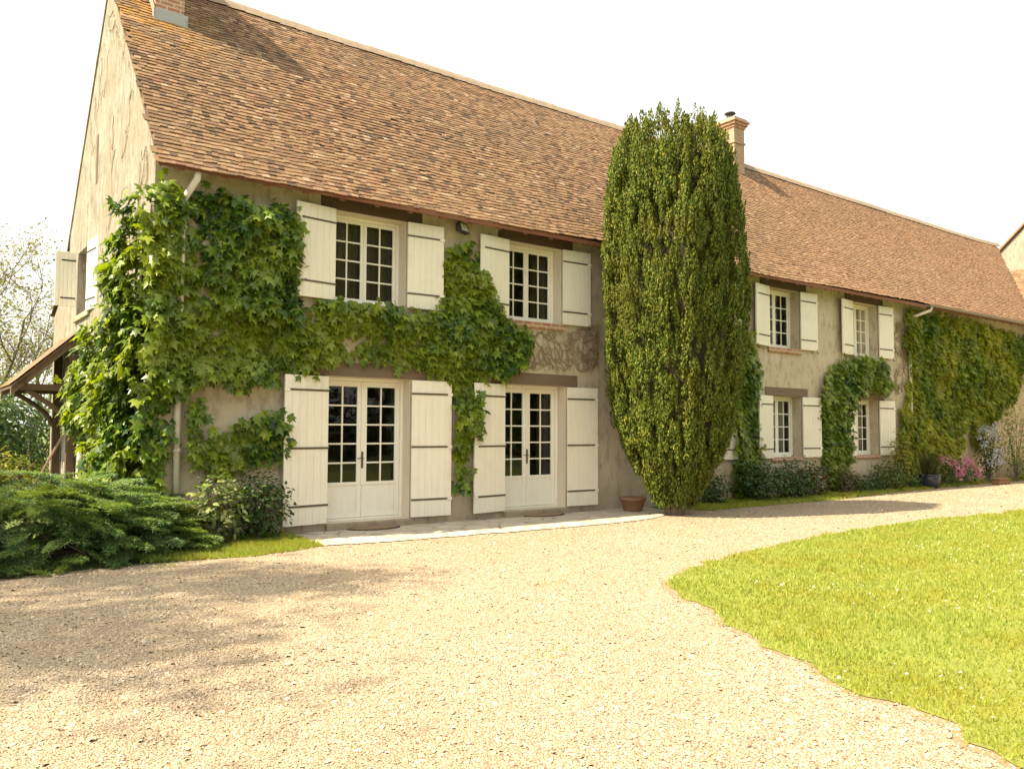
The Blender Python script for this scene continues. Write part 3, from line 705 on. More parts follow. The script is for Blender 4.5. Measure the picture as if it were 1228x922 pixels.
IVY_D = [(0, (0.02, 0.055, 0.01)), (0.3, (0.045, 0.10, 0.015)), (0.65, (0.115, 0.2, 0.022)), (1, (0.26, 0.33, 0.035))]
M_ivy = leaf_mat('creeper leaves', IVY_D, 0.38, 0.36, (0.24, 0.29, 0.025), 0.45)
M_ivy2 = leaf_mat('far creeper leaves', [(0, (0.04, 0.09, 0.012)), (0.5, (0.12, 0.20, 0.022)), (1, (0.24, 0.31, 0.035))], 0.42, 0.5, (0.36, 0.35, 0.03), patch_scale=0.55)
M_yew = leaf_mat('yew needles', [(0, (0.018, 0.042, 0.008)), (0.45, (0.075, 0.125, 0.018)), (0.8, (0.18, 0.215, 0.028)), (1, (0.30, 0.29, 0.045))], 0.22, 0.6, (0.12, 0.125, 0.018), 0.2)
M_jun = leaf_mat('juniper sprays', [(0, (0.06, 0.13, 0.06)), (0.5, (0.13, 0.23, 0.095)), (0.85, (0.19, 0.285, 0.11)), (1, (0.26, 0.31, 0.12))], 0.4, 0.6, (0.15, 0.19, 0.045))
M_shrub = leaf_mat('dark shrub leaves', [(0, (0.02, 0.05, 0.012)), (0.6, (0.045, 0.09, 0.018)), (1, (0.09, 0.14, 0.03))], 0.3, 0.45)
M_shrubl = leaf_mat('pale shrub leaves', [(0, (0.07, 0.12, 0.03)), (0.6, (0.17, 0.22, 0.07)), (1, (0.34, 0.36, 0.15))], 0.3, 0.4)
M_shruby = leaf_mat('golden shrub leaves', [(0, (0.08, 0.12, 0.015)), (0.6, (0.2, 0.22, 0.02)), (1, (0.32, 0.28, 0.03))], 0.35, 0.5)
M_shrubr = leaf_mat('bronze shrub leaves', [(0, (0.03, 0.06, 0.015)), (0.55, (0.06, 0.08, 0.02)), (1, (0.18, 0.08, 0.03))], 0.3, 0.45)
M_tree = leaf_mat('tree leaves', [(0, (0.04, 0.08, 0.018)), (0.6, (0.08, 0.13, 0.025)), (1, (0.14, 0.18, 0.04))], 0.35, 0.5)
M_spring = leaf_mat('young tree leaves', [(0, (0.12, 0.13, 0.05)), (0.6, (0.2, 0.2, 0.08)), (1, (0.3, 0.28, 0.12))], 0.35, 0.6)
M_pink = leaf_mat('magenta petals', [(0, (0.40, 0.10, 0.24)), (0.6, (0.52, 0.2, 0.36)), (1, (0.62, 0.36, 0.48))], 0.3, 0.6)
M_blue = leaf_mat('pale blue petals', [(0, (0.28, 0.32, 0.48)), (0.6, (0.42, 0.45, 0.6)), (1, (0.6, 0.6, 0.7))], 0.3, 0.6)
M_white = leaf_mat('white petals', [(0, (0.6, 0.57, 0.48)), (1, (0.8, 0.78, 0.7))], 0.3, 0.6)
M_grass = leaf_mat('lawn grass', [(0, (0.18, 0.24, 0.035)), (0.5, (0.265, 0.325, 0.06)), (0.8, (0.325, 0.37, 0.08)), (1, (0.41, 0.40, 0.12))], 0.38, 0.55, (0.29, 0.28, 0.04), patch_scale=1.1)

def rv(n, s=1.0): return rng.normal(0, s, (n, 3))

# ------------------------------------------------------------------ creepers
def wall_leaves(P, plane, dens, size, thick, edge=0.07, off=0.04):
    """leaf transforms for a creeper area; plane 'y': points are (x,z) on the facade, 'x': (y,z) on the gable"""
    n = int(area(P)*dens); q = sample_poly(P, n)+rng.normal(0, edge, (n, 2))
    nz = np.c_[q*1.7, np.zeros(n)+(3 if plane == 'y' else 8)]; nz2 = np.c_[q*4.5, np.zeros(n)+5]
    clump = 0.6*vnoise(nz)+0.4*vnoise(nz2)
    keep = rng.random(n) < np.clip(0.5+2.4*(clump-0.28), 0.28, 1); q = q[keep]; clump = clump[keep]; n = len(q)
    d = off+thick*np.clip(2.6*(clump-0.27), 0.12, 1.5)*rng.beta(2.2, 1.0, n)
    o = np.array([0, -1, 0]) if plane == 'y' else np.array([-1, 0, 0])
    if plane == 'y': pos = np.c_[q[:, 0], -d, q[:, 1]]
    else: pos = np.c_[-d, q[:, 0], q[:, 1]]
    nn = o[None]*0.75+np.array([0, 0, 0.55])[None]+rv(n, 0.38)
    tt = np.array([0, 0, -1.0])[None]+o[None]*0.4+rv(n, 0.34)
    s = size*np.clip(rng.lognormal(-0.12, 0.3, n), 0.4, 1.6)
    return pos, frames(tt, nn), s
def stems(P, plane, count, rad, seedx=None, reach=1.0):
    mb = MB(); P = np.array(P); lo, hi = P.min(0), P.max(0)
    for k in range(count):
        u = random.uniform(lo[0], hi[0]) if seedx is None else seedx+random.gauss(0, 0.12); w = lo[1] if seedx is None or plane == 'x' else 0.0
        pts = []; d = random.uniform(0.02, 0.05); a = random.gauss(math.pi/2, 0.35)
        for i in range(26):
            pts.append((u, -d, w) if plane == 'y' else (-d, u, w))
            a += random.gauss(0, 0.28); a += (math.pi/2-a)*0.06; u += 0.2*math.cos(a); w += 0.2*abs(math.sin(a))*reach
            if w > hi[1]-0.15 or not in_poly(np.array([u]), np.array([max(w, lo[1]+0.02)]), P)[0]: break
        if len(pts) > 2: mb.tube(pts, list(np.linspace(rad, rad*0.35, len(pts))), 6)
    return mb
def creeper(label, parts, mat, cat='creeper', stem=None):
    t = empty('wall_creeper', label, cat, 'leafy creepers on the walls', (0, 0, 0))
    ps, rs, ss = [], [], []
    for a in parts:
        p, r, s = wall_leaves(*a); ps.append(p); rs.append(r); ss.append(s)
    base = np.concatenate(ps)
    ctr = Vector((float(base[:, 0].mean()), 0.0, 0.0)); t.location = ctr
    o = scatter('foliage', *LOBE, base-np.array(ctr)[None], np.concatenate(rs), np.concatenate(ss), mat, t)
    if stem:
        mb = MB()
        for P, pl, c, r_, sx in stem: m2 = stems(P, pl, c, r_, sx); n0 = len(mb.v); mb.v += [tuple(Vector(v)-ctr) for v in m2.v]; mb.f += [tuple(i+n0 for i in f) for f in m2.f]
        mb.build('woody_vine', M_vine, t)
    return t
A_F = [(-0.12, 4.85), (0.2, 5.02), (0.42, 4.78), (0.75, 5.0), (1.0, 4.98), (1.3, 4.8), (1.72, 4.97), (2.0, 4.75), (2.08, 3.95), (2.02, 3.1), (1.88, 2.5), (1.6, 2.25), (1.16, 2.25), (0.8, 2.3), (0.5, 2.2), (0.24, 2.0), (0.18, 1.5), (0.12, 1.0), (0.06, 0.2), (-0.1, 0.2)]
A_G = [(-0.05, 4.88), (0.1, 4.75), (0.45, 4.35), (0.75, 4.0), (1.0, 3.6), (1.4, 3.35), (2.4, 3.2), (3.1, 2.9), (3.5, 2.4), (3.6, 1.8), (3.3, 1.2), (3.0, 0.2), (-0.05, 0.2)]
creeper('tall bushy creeper wrapping the house corner above the spreading juniper', [(A_F, 'y', 820, 0.145, 0.30, 0.07), (A_G, 'x', 720, 0.145, 0.42, 0.09)], M_ivy, stem=[(A_F, 'y', 5, 0.022, 0.25), (A_G, 'x', 5, 0.022, None)])
B_F = [(2.0, 3.35), (2.62, 3.6), (3.34, 3.55), (3.95, 3.50), (4.62, 3.58), (4.72, 4.5), (4.8, 4.75), (5.1, 4.85), (5.4, 4.7), (5.68, 3.9), (6.1, 3.56), (6.5, 3.35), (6.4, 2.8), (6.02, 2.6), (5.42, 2.42), (5.37, 1.8), (5.2, 0.94), (5.0, 0.45), (4.95, 1.23), (4.95, 2.4), (4.2, 2.62), (3.21, 2.70), (2.64, 2.66), (2.3, 2.48), (1.84, 2.5)]
creeper('creeper band over the first French door with a strand between the two doors', [(B_F, 'y', 720, 0.14, 0.2, 0.06)], M_ivy, stem=[(B_F, 'y', 4, 0.02, 5.15)])
C_F = [(0.45, 1.4), (0.65, 1.6), (1.0, 1.5), (1.35, 1.72), (1.82, 1.85), (1.9, 1.4), (1.8, 1.1), (1.36, 1.1), (0.92, 0.98), (0.66, 1.05)]
C_2 = [(0.44, 1.83), (0.64, 2.03), (0.72, 1.86), (0.69, 1.63), (0.48, 1.57)]
creeper('low dark creeper between the cream downpipe and the first French door', [(C_F, 'y', 740, 0.132, 0.24, 0.06), (C_2, 'y', 740, 0.132, 0.14, 0.03)], M_ivy, stem=[(C_F, 'y', 5, 0.014, 1.3)])
D_F = [(12.45, 3.85), (12.8, 3.95), (13.05, 3.75), (13.35, 3.2), (13.3, 1.9), (13.3, 0.74), (13.4, 0.1), (12.5, 0.1)]
creeper('narrow upright creeper column on the wall just beyond the yew', [(D_F, 'y', 740, 0.132, 0.21, 0.06)], M_ivy, stem=[(D_F, 'y', 4, 0.02, 12.9)])
E_F = [(15.9, 2.46), (16.2, 3.0), (16.92, 3.42), (17.6, 3.56), (18.2, 3.58), (18.75, 3.5), (19.3, 3.5), (19.25, 2.95), (18.9, 2.66), (18.0, 2.66), (17.3, 2.58), (17.15, 1.95), (17.1, 0.87), (16.8, 0.1), (16.4, 0.1), (15.95, 1.1)]
creeper('creeper arching over the last lower window of the far facade', [(E_F, 'y', 740, 0.132, 0.21, 0.06)], M_ivy, stem=[(E_F, 'y', 4, 0.02, 16.5)])
F_F = [(20.15, 4.9), (20.4, 5.05), (21.31, 5.08), (23.39, 5.05), (25, 5.0), (28.4, 4.85), (28.3, 3.8), (27.1, 2.63), (26.2, 2.1), (25.5, 1.9), (24.9, 1.78), (24.7, 1.0), (24.3, 1.2), (24.1, 1.9), (23.6, 2.0), (23.3, 0.9), (22.7, 0.4), (21.5, 0.1), (20.2, 0.1), (19.75, 1.05), (19.8, 2.0), (20.3, 2.7), (20.55, 3.5), (20.2, 3.9)]
creeper('big yellow-green creeper covering the far end of the facade', [(F_F, 'y', 600, 0.135, 0.2, 0.08)], M_ivy2, stem=[(F_F, 'y', 8, 0.02, None)])
# leafless vines on the render
def bare_vine(label, P, n, seed, plane='y', climb=0.0):
    random.seed(seed); t = empty('bare_vine', label, 'vine', 'leafless vines on the wall'); mb = MB(); P = np.array(P); lo, hi = P.min(0), P.max(0)
    for k in range(n):
        q = sample_poly(P, 1)[0]; u, w = q; a = random.uniform(0, 2*math.pi); pts = []; d = random.uniform(0.008, 0.06)
        for i in range(random.randint(8, 22)):
            pts.append((u, -d, w) if plane == 'y' else (-d*0.35, u, w)); a += random.gauss(0, 0.55-0.25*climb)+climb*(math.pi/2-a)*0.15; u2, w2 = u+0.055*math.cos(a), w+0.055*math.sin(a)
            if not in_poly(np.array([u2]), np.array([w2]), P)[0]: a += 2.4; continue
            u, w = u2, w2
        if len(pts) > 2: mb.tube(pts, random.uniform(0.002, 0.005) if plane == 'x' else random.uniform(0.004, 0.011), 5)
    mb.build('woody_vine', M_vine, t); return t
bare_vine('tangle of dry leafless vine under the second upper window', [(6.35, 2.68), (6.5, 3.45), (7.5, 3.46), (8.3, 3.7), (8.4, 2.9), (8.1, 2.7)], 75, 5)
bare_vine('dry leafless vine stems between the last shutter and the downpipe', [(19.6, 2.55), (19.7, 4.6), (20.1, 4.75), (20.45, 3.9), (20.3, 2.7)], 45, 6)
bare_vine('traces of dry leafless vine on the upper gable wall', [(0.3, 5.0), (0.5, 5.6), (2.0, 7.4), (3.4, 9.0), (4.5, 8.0), (5.4, 6.8), (4.4, 5.2), (2.0, 3.8), (1.0, 4.2)], 30, 9, 'x', 1.0)
random.seed(11)

# ------------------------------------------------------------------ the yew
YX, YY = 8.98, -1.42
YPROF = np.array([(0.0, 0.26), (0.2, 0.34), (0.55, 0.54), (1.03, 0.82), (1.52, 1.06), (2.16, 1.24), (2.64, 1.35), (3.45, 1.43), (4.27, 1.46), (5.09, 1.44), (5.9, 1.40), (6.5, 1.33), (6.9, 1.20), (7.25, 1.0), (7.5, 0.66), (7.75, 0.15)])
def yew():
    t = empty('yew_tree', 'tall dense column-shaped yew standing against the middle of the facade', 'tree', loc=(YX, YY, 0))
    n = 3900
    z = np.interp(rng.random(n), np.linspace(0, 1, 400), np.interp(np.linspace(0, 1, 400), np.linspace(0, 1, 9), [0.12, 1.2, 2.2, 3.2, 4.1, 5.0, 5.75, 6.4, 7.15]))
    th = rng.random(n)*2*math.pi
    lump = 0.5*vnoise(np.c_[np.cos(th)*2.3+5, np.sin(th)*2.3+5, z*0.55])+0.5*vnoise(np.c_[np.cos(th)*6+9, np.sin(th)*6+9, z*0.45])
    r = (np.interp(np.where(z > 4.5, z+0.22*np.clip((z-4.5)/1.5, 0, 1), z), YPROF[:, 0], YPROF[:, 1])*0.955-0.02)*(0.74+0.42*lump)
    r = r*(1+0.10*np.clip((3.2-z)/2.0, 0, 1)+0.16*np.clip((1.7-z)/1.0, 0, 1)); r[:1000] *= 0.80
    bx = np.c_[r*np.cos(th), r*np.sin(th)*0.86, z]
    out = np.c_[np.cos(th), np.sin(th), np.zeros(n)]
    top = np.clip((z-6.3)/1.2, 0, 1)
    ax = nrm(np.c_[out[:, :2]*(0.20-0.12*top)[:, None], np.ones(n)]+rv(n, 0.07))
    Ln = rng.uniform(0.2, 0.46, n)*(1+0.35*top*(rng.random(n) > 0.6)); rad = rng.uniform(0.05, 0.095, n)
    k = 96
    s = rng.random((n, k)); phi = rng.random((n, k))*2*math.pi
    a1 = nrm(np.cross(ax, np.array([[0.3, 0.9, 0.1]]))); a2 = np.cross(ax, a1)
    rd = a1[:, None]*np.cos(phi)[..., None]+a2[:, None]*np.sin(phi)[..., None]
    rr = rad[:, None]*np.sin(np.pi*np.clip(s, 0.02, 1)**0.65)**0.7*rng.uniform(0.72, 1.0, (n, k))
    pos = bx[:, None]+ax[:, None]*(s*Ln[:, None])[..., None]+rd*rr[..., None]
    tip = ax[:, None]*1.0+rd*0.3+rng.normal(0, 0.18, (n, k, 3)); nn = rd+ax[:, None]*0.25+rng.normal(0, 0.22, (n, k, 3))
    pos = pos.reshape(-1, 3); tip = tip.reshape(-1, 3); nn = nn.reshape(-1, 3)
    # kept clear of the wall and the eaves
    wy = pos[:, 1]+YY; ok = (wy < -0.04) & ~((pos[:, 2] > 4.95) & (wy > EY-0.06) & (pos[:, 2] < EZ+0.15+SL*(wy-EY)))
    ok = ok | ((pos[:, 2] > EZ+0.2+SL*(wy-EY)) & (pos[:, 2] > 5.3))
    pos, tip, nn = pos[ok], tip[ok], nn[ok]; kk = len(pos)
    ln = rng.uniform(0.036, 0.066, kk); sc = np.c_[ln*0.42, ln, ln]
    scatter('foliage', *RHOMB, pos, frames(tip, nn), sc, M_yew, t)
    # inner twig mass
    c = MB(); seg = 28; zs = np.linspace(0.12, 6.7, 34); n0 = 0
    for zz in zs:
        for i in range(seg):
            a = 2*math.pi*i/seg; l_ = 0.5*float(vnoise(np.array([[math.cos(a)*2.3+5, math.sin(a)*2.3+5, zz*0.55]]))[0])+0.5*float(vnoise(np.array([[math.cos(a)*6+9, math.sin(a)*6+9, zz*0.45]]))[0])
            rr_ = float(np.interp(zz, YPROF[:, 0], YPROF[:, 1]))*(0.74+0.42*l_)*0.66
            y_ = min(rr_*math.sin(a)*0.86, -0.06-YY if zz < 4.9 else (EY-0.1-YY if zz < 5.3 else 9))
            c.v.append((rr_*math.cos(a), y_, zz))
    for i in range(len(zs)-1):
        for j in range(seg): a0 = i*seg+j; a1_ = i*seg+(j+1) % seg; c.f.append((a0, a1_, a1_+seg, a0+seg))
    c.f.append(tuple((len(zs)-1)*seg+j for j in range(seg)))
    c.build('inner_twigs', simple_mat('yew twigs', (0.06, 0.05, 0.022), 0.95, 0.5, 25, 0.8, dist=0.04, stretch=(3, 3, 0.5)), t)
    tr = MB()
    for i in range(9):
        a = 2*math.pi*i/9+0.3; tr.tube([(0.12*math.cos(a), 0.12*math.sin(a), 0), (0.17*math.cos(a), 0.17*math.sin(a), 0.3), (0.34*math.cos(a), 0.34*math.sin(a), 0.8)], [0.07, 0.06, 0.04], 7)
    tr.build('trunk', M_bark, t)
yew()

# ------------------------------------------------------------------ the spreading juniper
def juniper():
    t = empty('spreading_juniper', 'low wide spreading juniper with layered feathery branches at the house corner', 'shrub', loc=(-1.5, -0.5, 0))
    A, B, H = 2.25, 1.22, 0.98
    # feathery spray template, 1 unit long along +y
    bp, bt, bn, bs = [], [], [], []
    for i in range(26):
        u = 0.08+0.92*i/25; sd = 1 if i % 2 else -1; Lt = 0.36*(1-u)**0.7+0.07; ang = R_(48-20*u)
        for j in range(7):
            v = (j+0.4)/7; x_ = sd*Lt*v*math.sin(ang); y_ = u+Lt*v*math.cos(ang)
            for q in (-1, 1):
                bp.append((x_, y_, -0.16*y_*y_+0.03*(1-v)+rng.normal(0, 0.012))); a = ang*sd+q*0.55
                bt.append((math.sin(a), math.cos(a), rng.normal(0.12, 0.2))); bn.append((rng.normal(0, 0.45), rng.normal(0, 0.3), 1)); bs.append(rng.uniform(0.05, 0.09))
    bp, bt, bn, bs = map(np.array, (bp, bt, bn, bs))
    n = 880; rho = np.sqrt(rng.random(n)); ph = rng.random(n)*2*math.pi
    x_ = rho*np.cos(ph)*A; y_ = rho*np.sin(ph)*B
    rim = rng.random(n) < 0.16; rho[rim] = rng.uniform(0.86, 1.0, rim.sum()); x_ = rho*np.cos(ph)*A; y_ = rho*np.sin(ph)*B
    lump = vnoise(np.c_[x_*1.5+3, y_*1.9+3, np.zeros(n)])
    top = H*(1-rho**2.6)**0.55*(0.72+0.5*lump)
    z_ = np.maximum(0.08, top*np.where(rim, rng.random(n)*0.6, rng.beta(3, 1.0, n))); outd = nrm(np.c_[np.cos(ph)*A*0.7+rng.normal(0, 0.5, n), np.sin(ph)*B+rng.normal(0, 0.4, n), np.zeros(n)])
    wx, wy = x_-1.5, y_-0.5
    tip = outd+np.c_[np.zeros((n, 2)), rng.uniform(0.0, 0.32, n)*(1-0.5*rho)]
    rot = frames(tip, np.array([[0, 0, 1.0]])+rv(n, 0.2)); L = rng.uniform(0.34, 0.6, n)
    org = np.c_[x_, y_, z_]-outd*(L*0.55)[:, None]
    P = np.einsum('nij,kj->nki', rot, bp)*L[:, None, None]+org[:, None]
    T = np.einsum('nij,kj->nki', rot, bt); Nn = np.einsum('nij,kj->nki', rot, bn); S = (L[:, None]*bs[None]*1.15)
    P, T, Nn, S = P.reshape(-1, 3), T.reshape(-1, 3), Nn.reshape(-1, 3), S.reshape(-1)
    wx, wy = P[:, 0]-1.5, P[:, 1]-0.5
    ok = (P[:, 2] > 0.015) & ~((wx > -0.04) & (wy > -0.04)); P, T, Nn, S = P[ok], T[ok], Nn[ok], S[ok]
    scatter('foliage', *RHOMB, P, frames(T, Nn), np.c_[S*0.36, S, S], M_jun, t)
    b = MB()
    for k in range(46):
        a = random.uniform(0, 2*math.pi); e = random.uniform(0.5, 0.9); ex, ey_ = A*e*math.cos(a), B*e*math.sin(a)
        if ex > 1.4 and ey_ > 0.3: continue
        b.tube([(random.gauss(0, .25), random.gauss(0, .15), 0.0), (ex*0.35, ey_*0.35, 0.22), (ex*0.7, ey_*0.7, 0.3*(1.3-e)+0.12), (ex, ey_, 0.42*(1.25-e))], [0.035, 0.025, 0.016, 0.006], 6)
    b.build('branch', M_bark, t)
juniper()

# ------------------------------------------------------------------ shrubs and flowers
def shrub(name, label, x, y, h, rx, ry, mat, n, ls, group=None, cat='shrub', flowers=None, tmpl=OVAL, upright=0.4, loose=0.12, base=0.08):
    t = empty(name, label, cat, group, (x, y, 0))
    u = nrm(rv(n)); k = vnoise(u*2.1+x)*0.5+0.72; f = rng.beta(3.2, 1.1, n)
    pos = u*np.array([rx, ry, h*0.52])[None]*(k*f)[:, None]+np.array([0, 0, h*0.5])[None]+rv(n, loose*rx*0.6)
    pos[:, 2] = np.maximum(pos[:, 2], base*rng.random(n)); ok = (pos[:, 1]+y < -0.03); pos, u = pos[ok], u[ok]; n = len(pos)
    tip = u*0.8+np.array([[0, 0, upright]])+rv(n, 0.5); nn = u*0.6+np.array([[0, 0, 0.8]])+rv(n, 0.4)
    scatter('foliage', *tmpl, pos, frames(tip, nn), ls*rng.uniform(0.6, 1.25, n), mat, t)
    b = MB()
    for i in range(9):
        a = random.uniform(0, 6.28); e = random.uniform(0.3, 0.75)
        yy = ry*e*math.sin(a)
        if y+yy > -0.05: yy = -0.05-y
        b.tube([(random.gauss(0, .03), random.gauss(0, .02), 0), (rx*e*0.4*math.cos(a), yy*0.4, h*0.35), (rx*e*math.cos(a), yy, h*0.75)], [0.012, 0.009, 0.004], 5)
    b.build('stem', M_bark, t)
    if flowers:
        fm, nf, fs, zlo = flowers; u2 = nrm(rv(nf)+np.array([[-0.35, -0.6, 0.35]])); p2 = u2*np.array([rx, ry, h*0.52])[None]*rng.uniform(0.75, 1.08, (nf, 1))+np.array([0, 0, h*0.52])[None]
        q = []
        for p in p2[p2[:, 2] > zlo*h]: q.append(p+rv(14, fs*0.55))
        q = np.concatenate(q); ok = q[:, 1]+y < -0.03; q = q[ok]
        scatter('blossom', *OVAL, q, frames(rv(len(q)), rv(len(q))+np.array([[0, -0.8, 0.6]])), fs*rng.uniform(0.6, 1.2, len(q)), fm, t)
    return t
BED = 'plants along the foot of the wall'
shrub('leafy_shrub', 'small pale variegated shrub between the juniper and the first French door', 0.78, -0.62, 1.02, 0.38, 0.30, M_shrubl, 560, 0.10, BED)
shrub('leafy_shrub', 'dark feathery shrub touching the first shutter from the corner', 1.42, -0.40, 1.02, 0.48, 0.34, M_shrub, 1150, 0.08, BED)
shrub('leafy_shrub', 'small dark shrub close behind the foot of the yew', 11.25, -0.4, 0.75, 0.6, 0.34, M_shrub, 700, 0.085, BED)
shrub('leafy_shrub', 'dark broad shrub at the foot of the narrow creeper column', 12.75, -0.55, 0.95, 0.7, 0.45, M_shrub, 1100, 0.09, BED)
shrub('leafy_shrub', 'dark green shrub below the first lower window beyond the yew', 13.95, -0.6, 0.95, 0.66, 0.45, M_shrub, 1100, 0.09, BED)
shrub('leafy_shrub', 'bronze-tipped shrub below the far shutter of the first lower window', 14.95, -0.5, 0.9, 0.5, 0.38, M_shrubr, 800, 0.085, BED)
shrub('leafy_shrub', 'low thin shrub at the rooted end of the creeper arch', 16.55, -0.4, 0.7, 0.45, 0.3, M_shrubr, 480, 0.08, BED)
shrub('leafy_shrub', 'low ground-hugging shrub under the last lower window', 17.5, -0.42, 0.42, 0.7, 0.34, M_shrub, 700, 0.08, BED)
shrub('leafy_shrub', 'bright green rounded shrub left of the golden upright shrub', 18.35, -0.5, 0.85, 0.55, 0.42, M_tree, 900, 0.085, BED)
shrub('golden_shrub', 'upright golden-leaved shrub beside the last lower shutter', 19.1, -0.5, 1.65, 0.33, 0.3, M_shruby, 1000, 0.08, BED)
shrub('leafy_shrub', 'low dark shrub between the golden shrub and the blue pot', 19.6, -0.45, 0.6, 0.4, 0.3, M_shrub, 400, 0.08, BED)
shrub('azalea_bush', 'magenta flowering bush low in front of the far creeper', 21.5, -0.62, 0.85, 0.7, 0.4, M_shrub, 500, 0.08, BED, 'flowering shrub', (M_pink, 20, 0.09, 0.35))
shrub('azalea_bush', 'second, smaller magenta bush on the far side of the first', 22.75, -0.5, 0.75, 0.5, 0.35, M_shrub, 260, 0.08, BED, 'flowering shrub', (M_pink, 22, 0.09, 0.3))
shrub('ceanothus_bush', 'tall pale blue flowering bush near the far end of the wall', 24.3, -0.5, 1.9, 0.45, 0.38, M_shrub, 900, 0.08, BED, 'flowering shrub', (M_blue, 48, 0.075, 0.3))
shrub('leafy_shrub', 'tall grey-green shrub at the far end past the blue flowers', 26.0, -0.6, 2.7, 0.6, 0.45, M_shrubl, 1200, 0.08, BED)
shrub('leafy_shrub', 'low bright green bush at the far end of the wall', 27.2, -0.6, 0.95, 0.75, 0.42, M_tree, 800, 0.08, BED)
# pots
pt = empty('terracotta_pot', 'round terracotta pot on the paving beside the yew', 'pot', loc=(8.8, -0.5, 0.016))
MB().lathe([(0.0, 0.001), (0.17, 0.001), (0.185, 0.03), (0.235, 0.2), (0.25, 0.205), (0.262, 0.215), (0.262, 0.26), (0.25, 0.268), (0.225, 0.262), (0.215, 0.2), (0.0, 0.19)], (0, 0, 0), 36).build('pot_body', M_terra, pt, smooth=True)
MB().lathe([(0.0, 0.215), (0.12, 0.218), (0.2165, 0.212)], (0, 0, 0), 24).build('soil', M_soil, pt)
pb = empty('glazed_pot', 'dark blue glazed pot with grassy plant below the far creeper', 'pot', loc=(20.35, -0.62, 0.012))
MB().lathe([(0.0, 0.001), (0.2, 0.001), (0.25, 0.1), (0.28, 0.3), (0.265, 0.34), (0.29, 0.36), (0.29, 0.38), (0.25, 0.38), (0.24, 0.3), (0, 0.29)], (0, 0, 0), 28).build('pot_body', M_blueglaze, pb, smooth=True)
n = 320; a = rng.random(n)*6.28; tp = np.c_[np.cos(a)*0.7, np.sin(a)*0.5, rng.uniform(0.4, 1.6, n)]
scatter('plant', *RHOMB, np.c_[rng.normal(0, 0.08, n), rng.normal(0, 0.08, n), np.full(n, 0.3)], frames(tp, np.c_[np.cos(a), np.sin(a), np.ones(n)*0.3]), np.c_[np.full(n, 0.03), rng.uniform(0.3, 0.75, n), np.ones(n)], M_shrubr, pb)
tb = empty('terracotta_trough', 'terracotta trough at the foot of the blue flowering bush', 'pot', loc=(23.9, -1.0, 0.012))
tm = MB(); tm.box(-0.36, 0.36, -0.12, 0.12, 0, 0.14); tm.box(-0.385, 0.385, -0.14, 0.14, 0.14, 0.18); tm.build('trough_body', M_terra, tb, bevel=0.015)

# ------------------------------------------------------------------ canopy over the gable door
can = empty('porch_canopy', 'small timber porch canopy with tiled slope on the gable wall', 'canopy', loc=(0, 5.9, 0))
def cb(nm, mat, f, bevel=0.008): b = MB(); f(b); return b.build(nm, mat, can, bevel=bevel)
SLP = math.atan2(1.0, 1.02)
def slope(b, o0, o1, y0, y1):      # a board following the canopy pitch between two offsets under the slope line
    for (xa, za), (xb, zb) in (((-0.0, 3.42), (-1.1, 2.36)),):
        P = [(xa-0.01, y0, za-o0), (xb, y0, zb-o0), (xb, y0, zb-o1), (xa-0.01, y0, za-o1)]; Q = [(p[0], y1, p[2]) for p in P]
        b.poly(P); b.poly(Q[::-1])
        for i in range(4): b.quad(P[i], P[(i+1) % 4], Q[(i+1) % 4], Q[i])
cb('rafter', M_beam2, lambda b: slope(b, 0.06, 0.19, -0.45, -0.33)); cb('rafter', M_beam2, lambda b: slope(b, 0.06, 0.19, 1.3, 1.42))
cr = cb('canopy_roof', M_under, lambda b: slope(b, 0.0, 0.055, -0.55, 1.55))
P, Rr = [], []
d_ = np.array([-1.1, 0, -1.06]); d_ = d_/np.linalg.norm(d_); n_ = np.array([-d_[2]*-1, 0, 0]); n_ = np.array([-0.694, 0, 0.72])
for r in range(14):
    for y_ in np.arange(-0.5+(r % 2)*0.085, 1.55, 0.17): P.append(np.array([0, y_, 3.42])+d_*(0.1+r*0.108)+n_*0.03); Rr.append(frames((d_+n_*-0.07+rng.normal(0, 0.02, 3))[None], n_[None])[0])
scatter('canopy_tiles', [(-.084, -.17, 0), (.084, -.17, 0), (.084, .03, 0), (-.084, .03, 0), (-.084, .03, -.016), (.084, .03, -.016)], [(0, 1, 2, 3), (3, 2, 5, 4)], np.array(P), np.array(Rr), np.ones(len(P)), M_tile, cr, smooth=False)
for y_ in (-0.42, 1.33):
    cb('post', M_beam, lambda b: b.box(-0.17, -0.02, y_, y_+0.14, 0.02, 3.15))
    cb('tie_beam', M_beam, lambda b: b.box(-1.0, -0.171, y_+0.01, y_+0.13, 2.28, 2.40))
    def br_(b):
        pts = [(-0.15+(-0.7)*t, 1.62+0.66*(t**0.6)) for t in np.linspace(0, 1, 8)]
        for (xa, za), (xb, zb) in zip(pts[:-1], pts[1:]): b.tube([(xa, y_+0.07, za), (xb, y_+0.07, zb)], 0.05, 6)
    cb('brace', M_beam, br_, 0)
cb('wall_plate', M_beam, lambda b: b.box(-0.98, -0.86, -0.5, 1.5, 2.402, 2.50))
wp = MB().tube([(-0.95, 5.2, 0.02), (-0.25, 5.36, 1.45)], 0.022, 7).build('garden_stake', M_beam2); tag(wp, 'thin wooden stake leaning against the canopy post', 'stake')

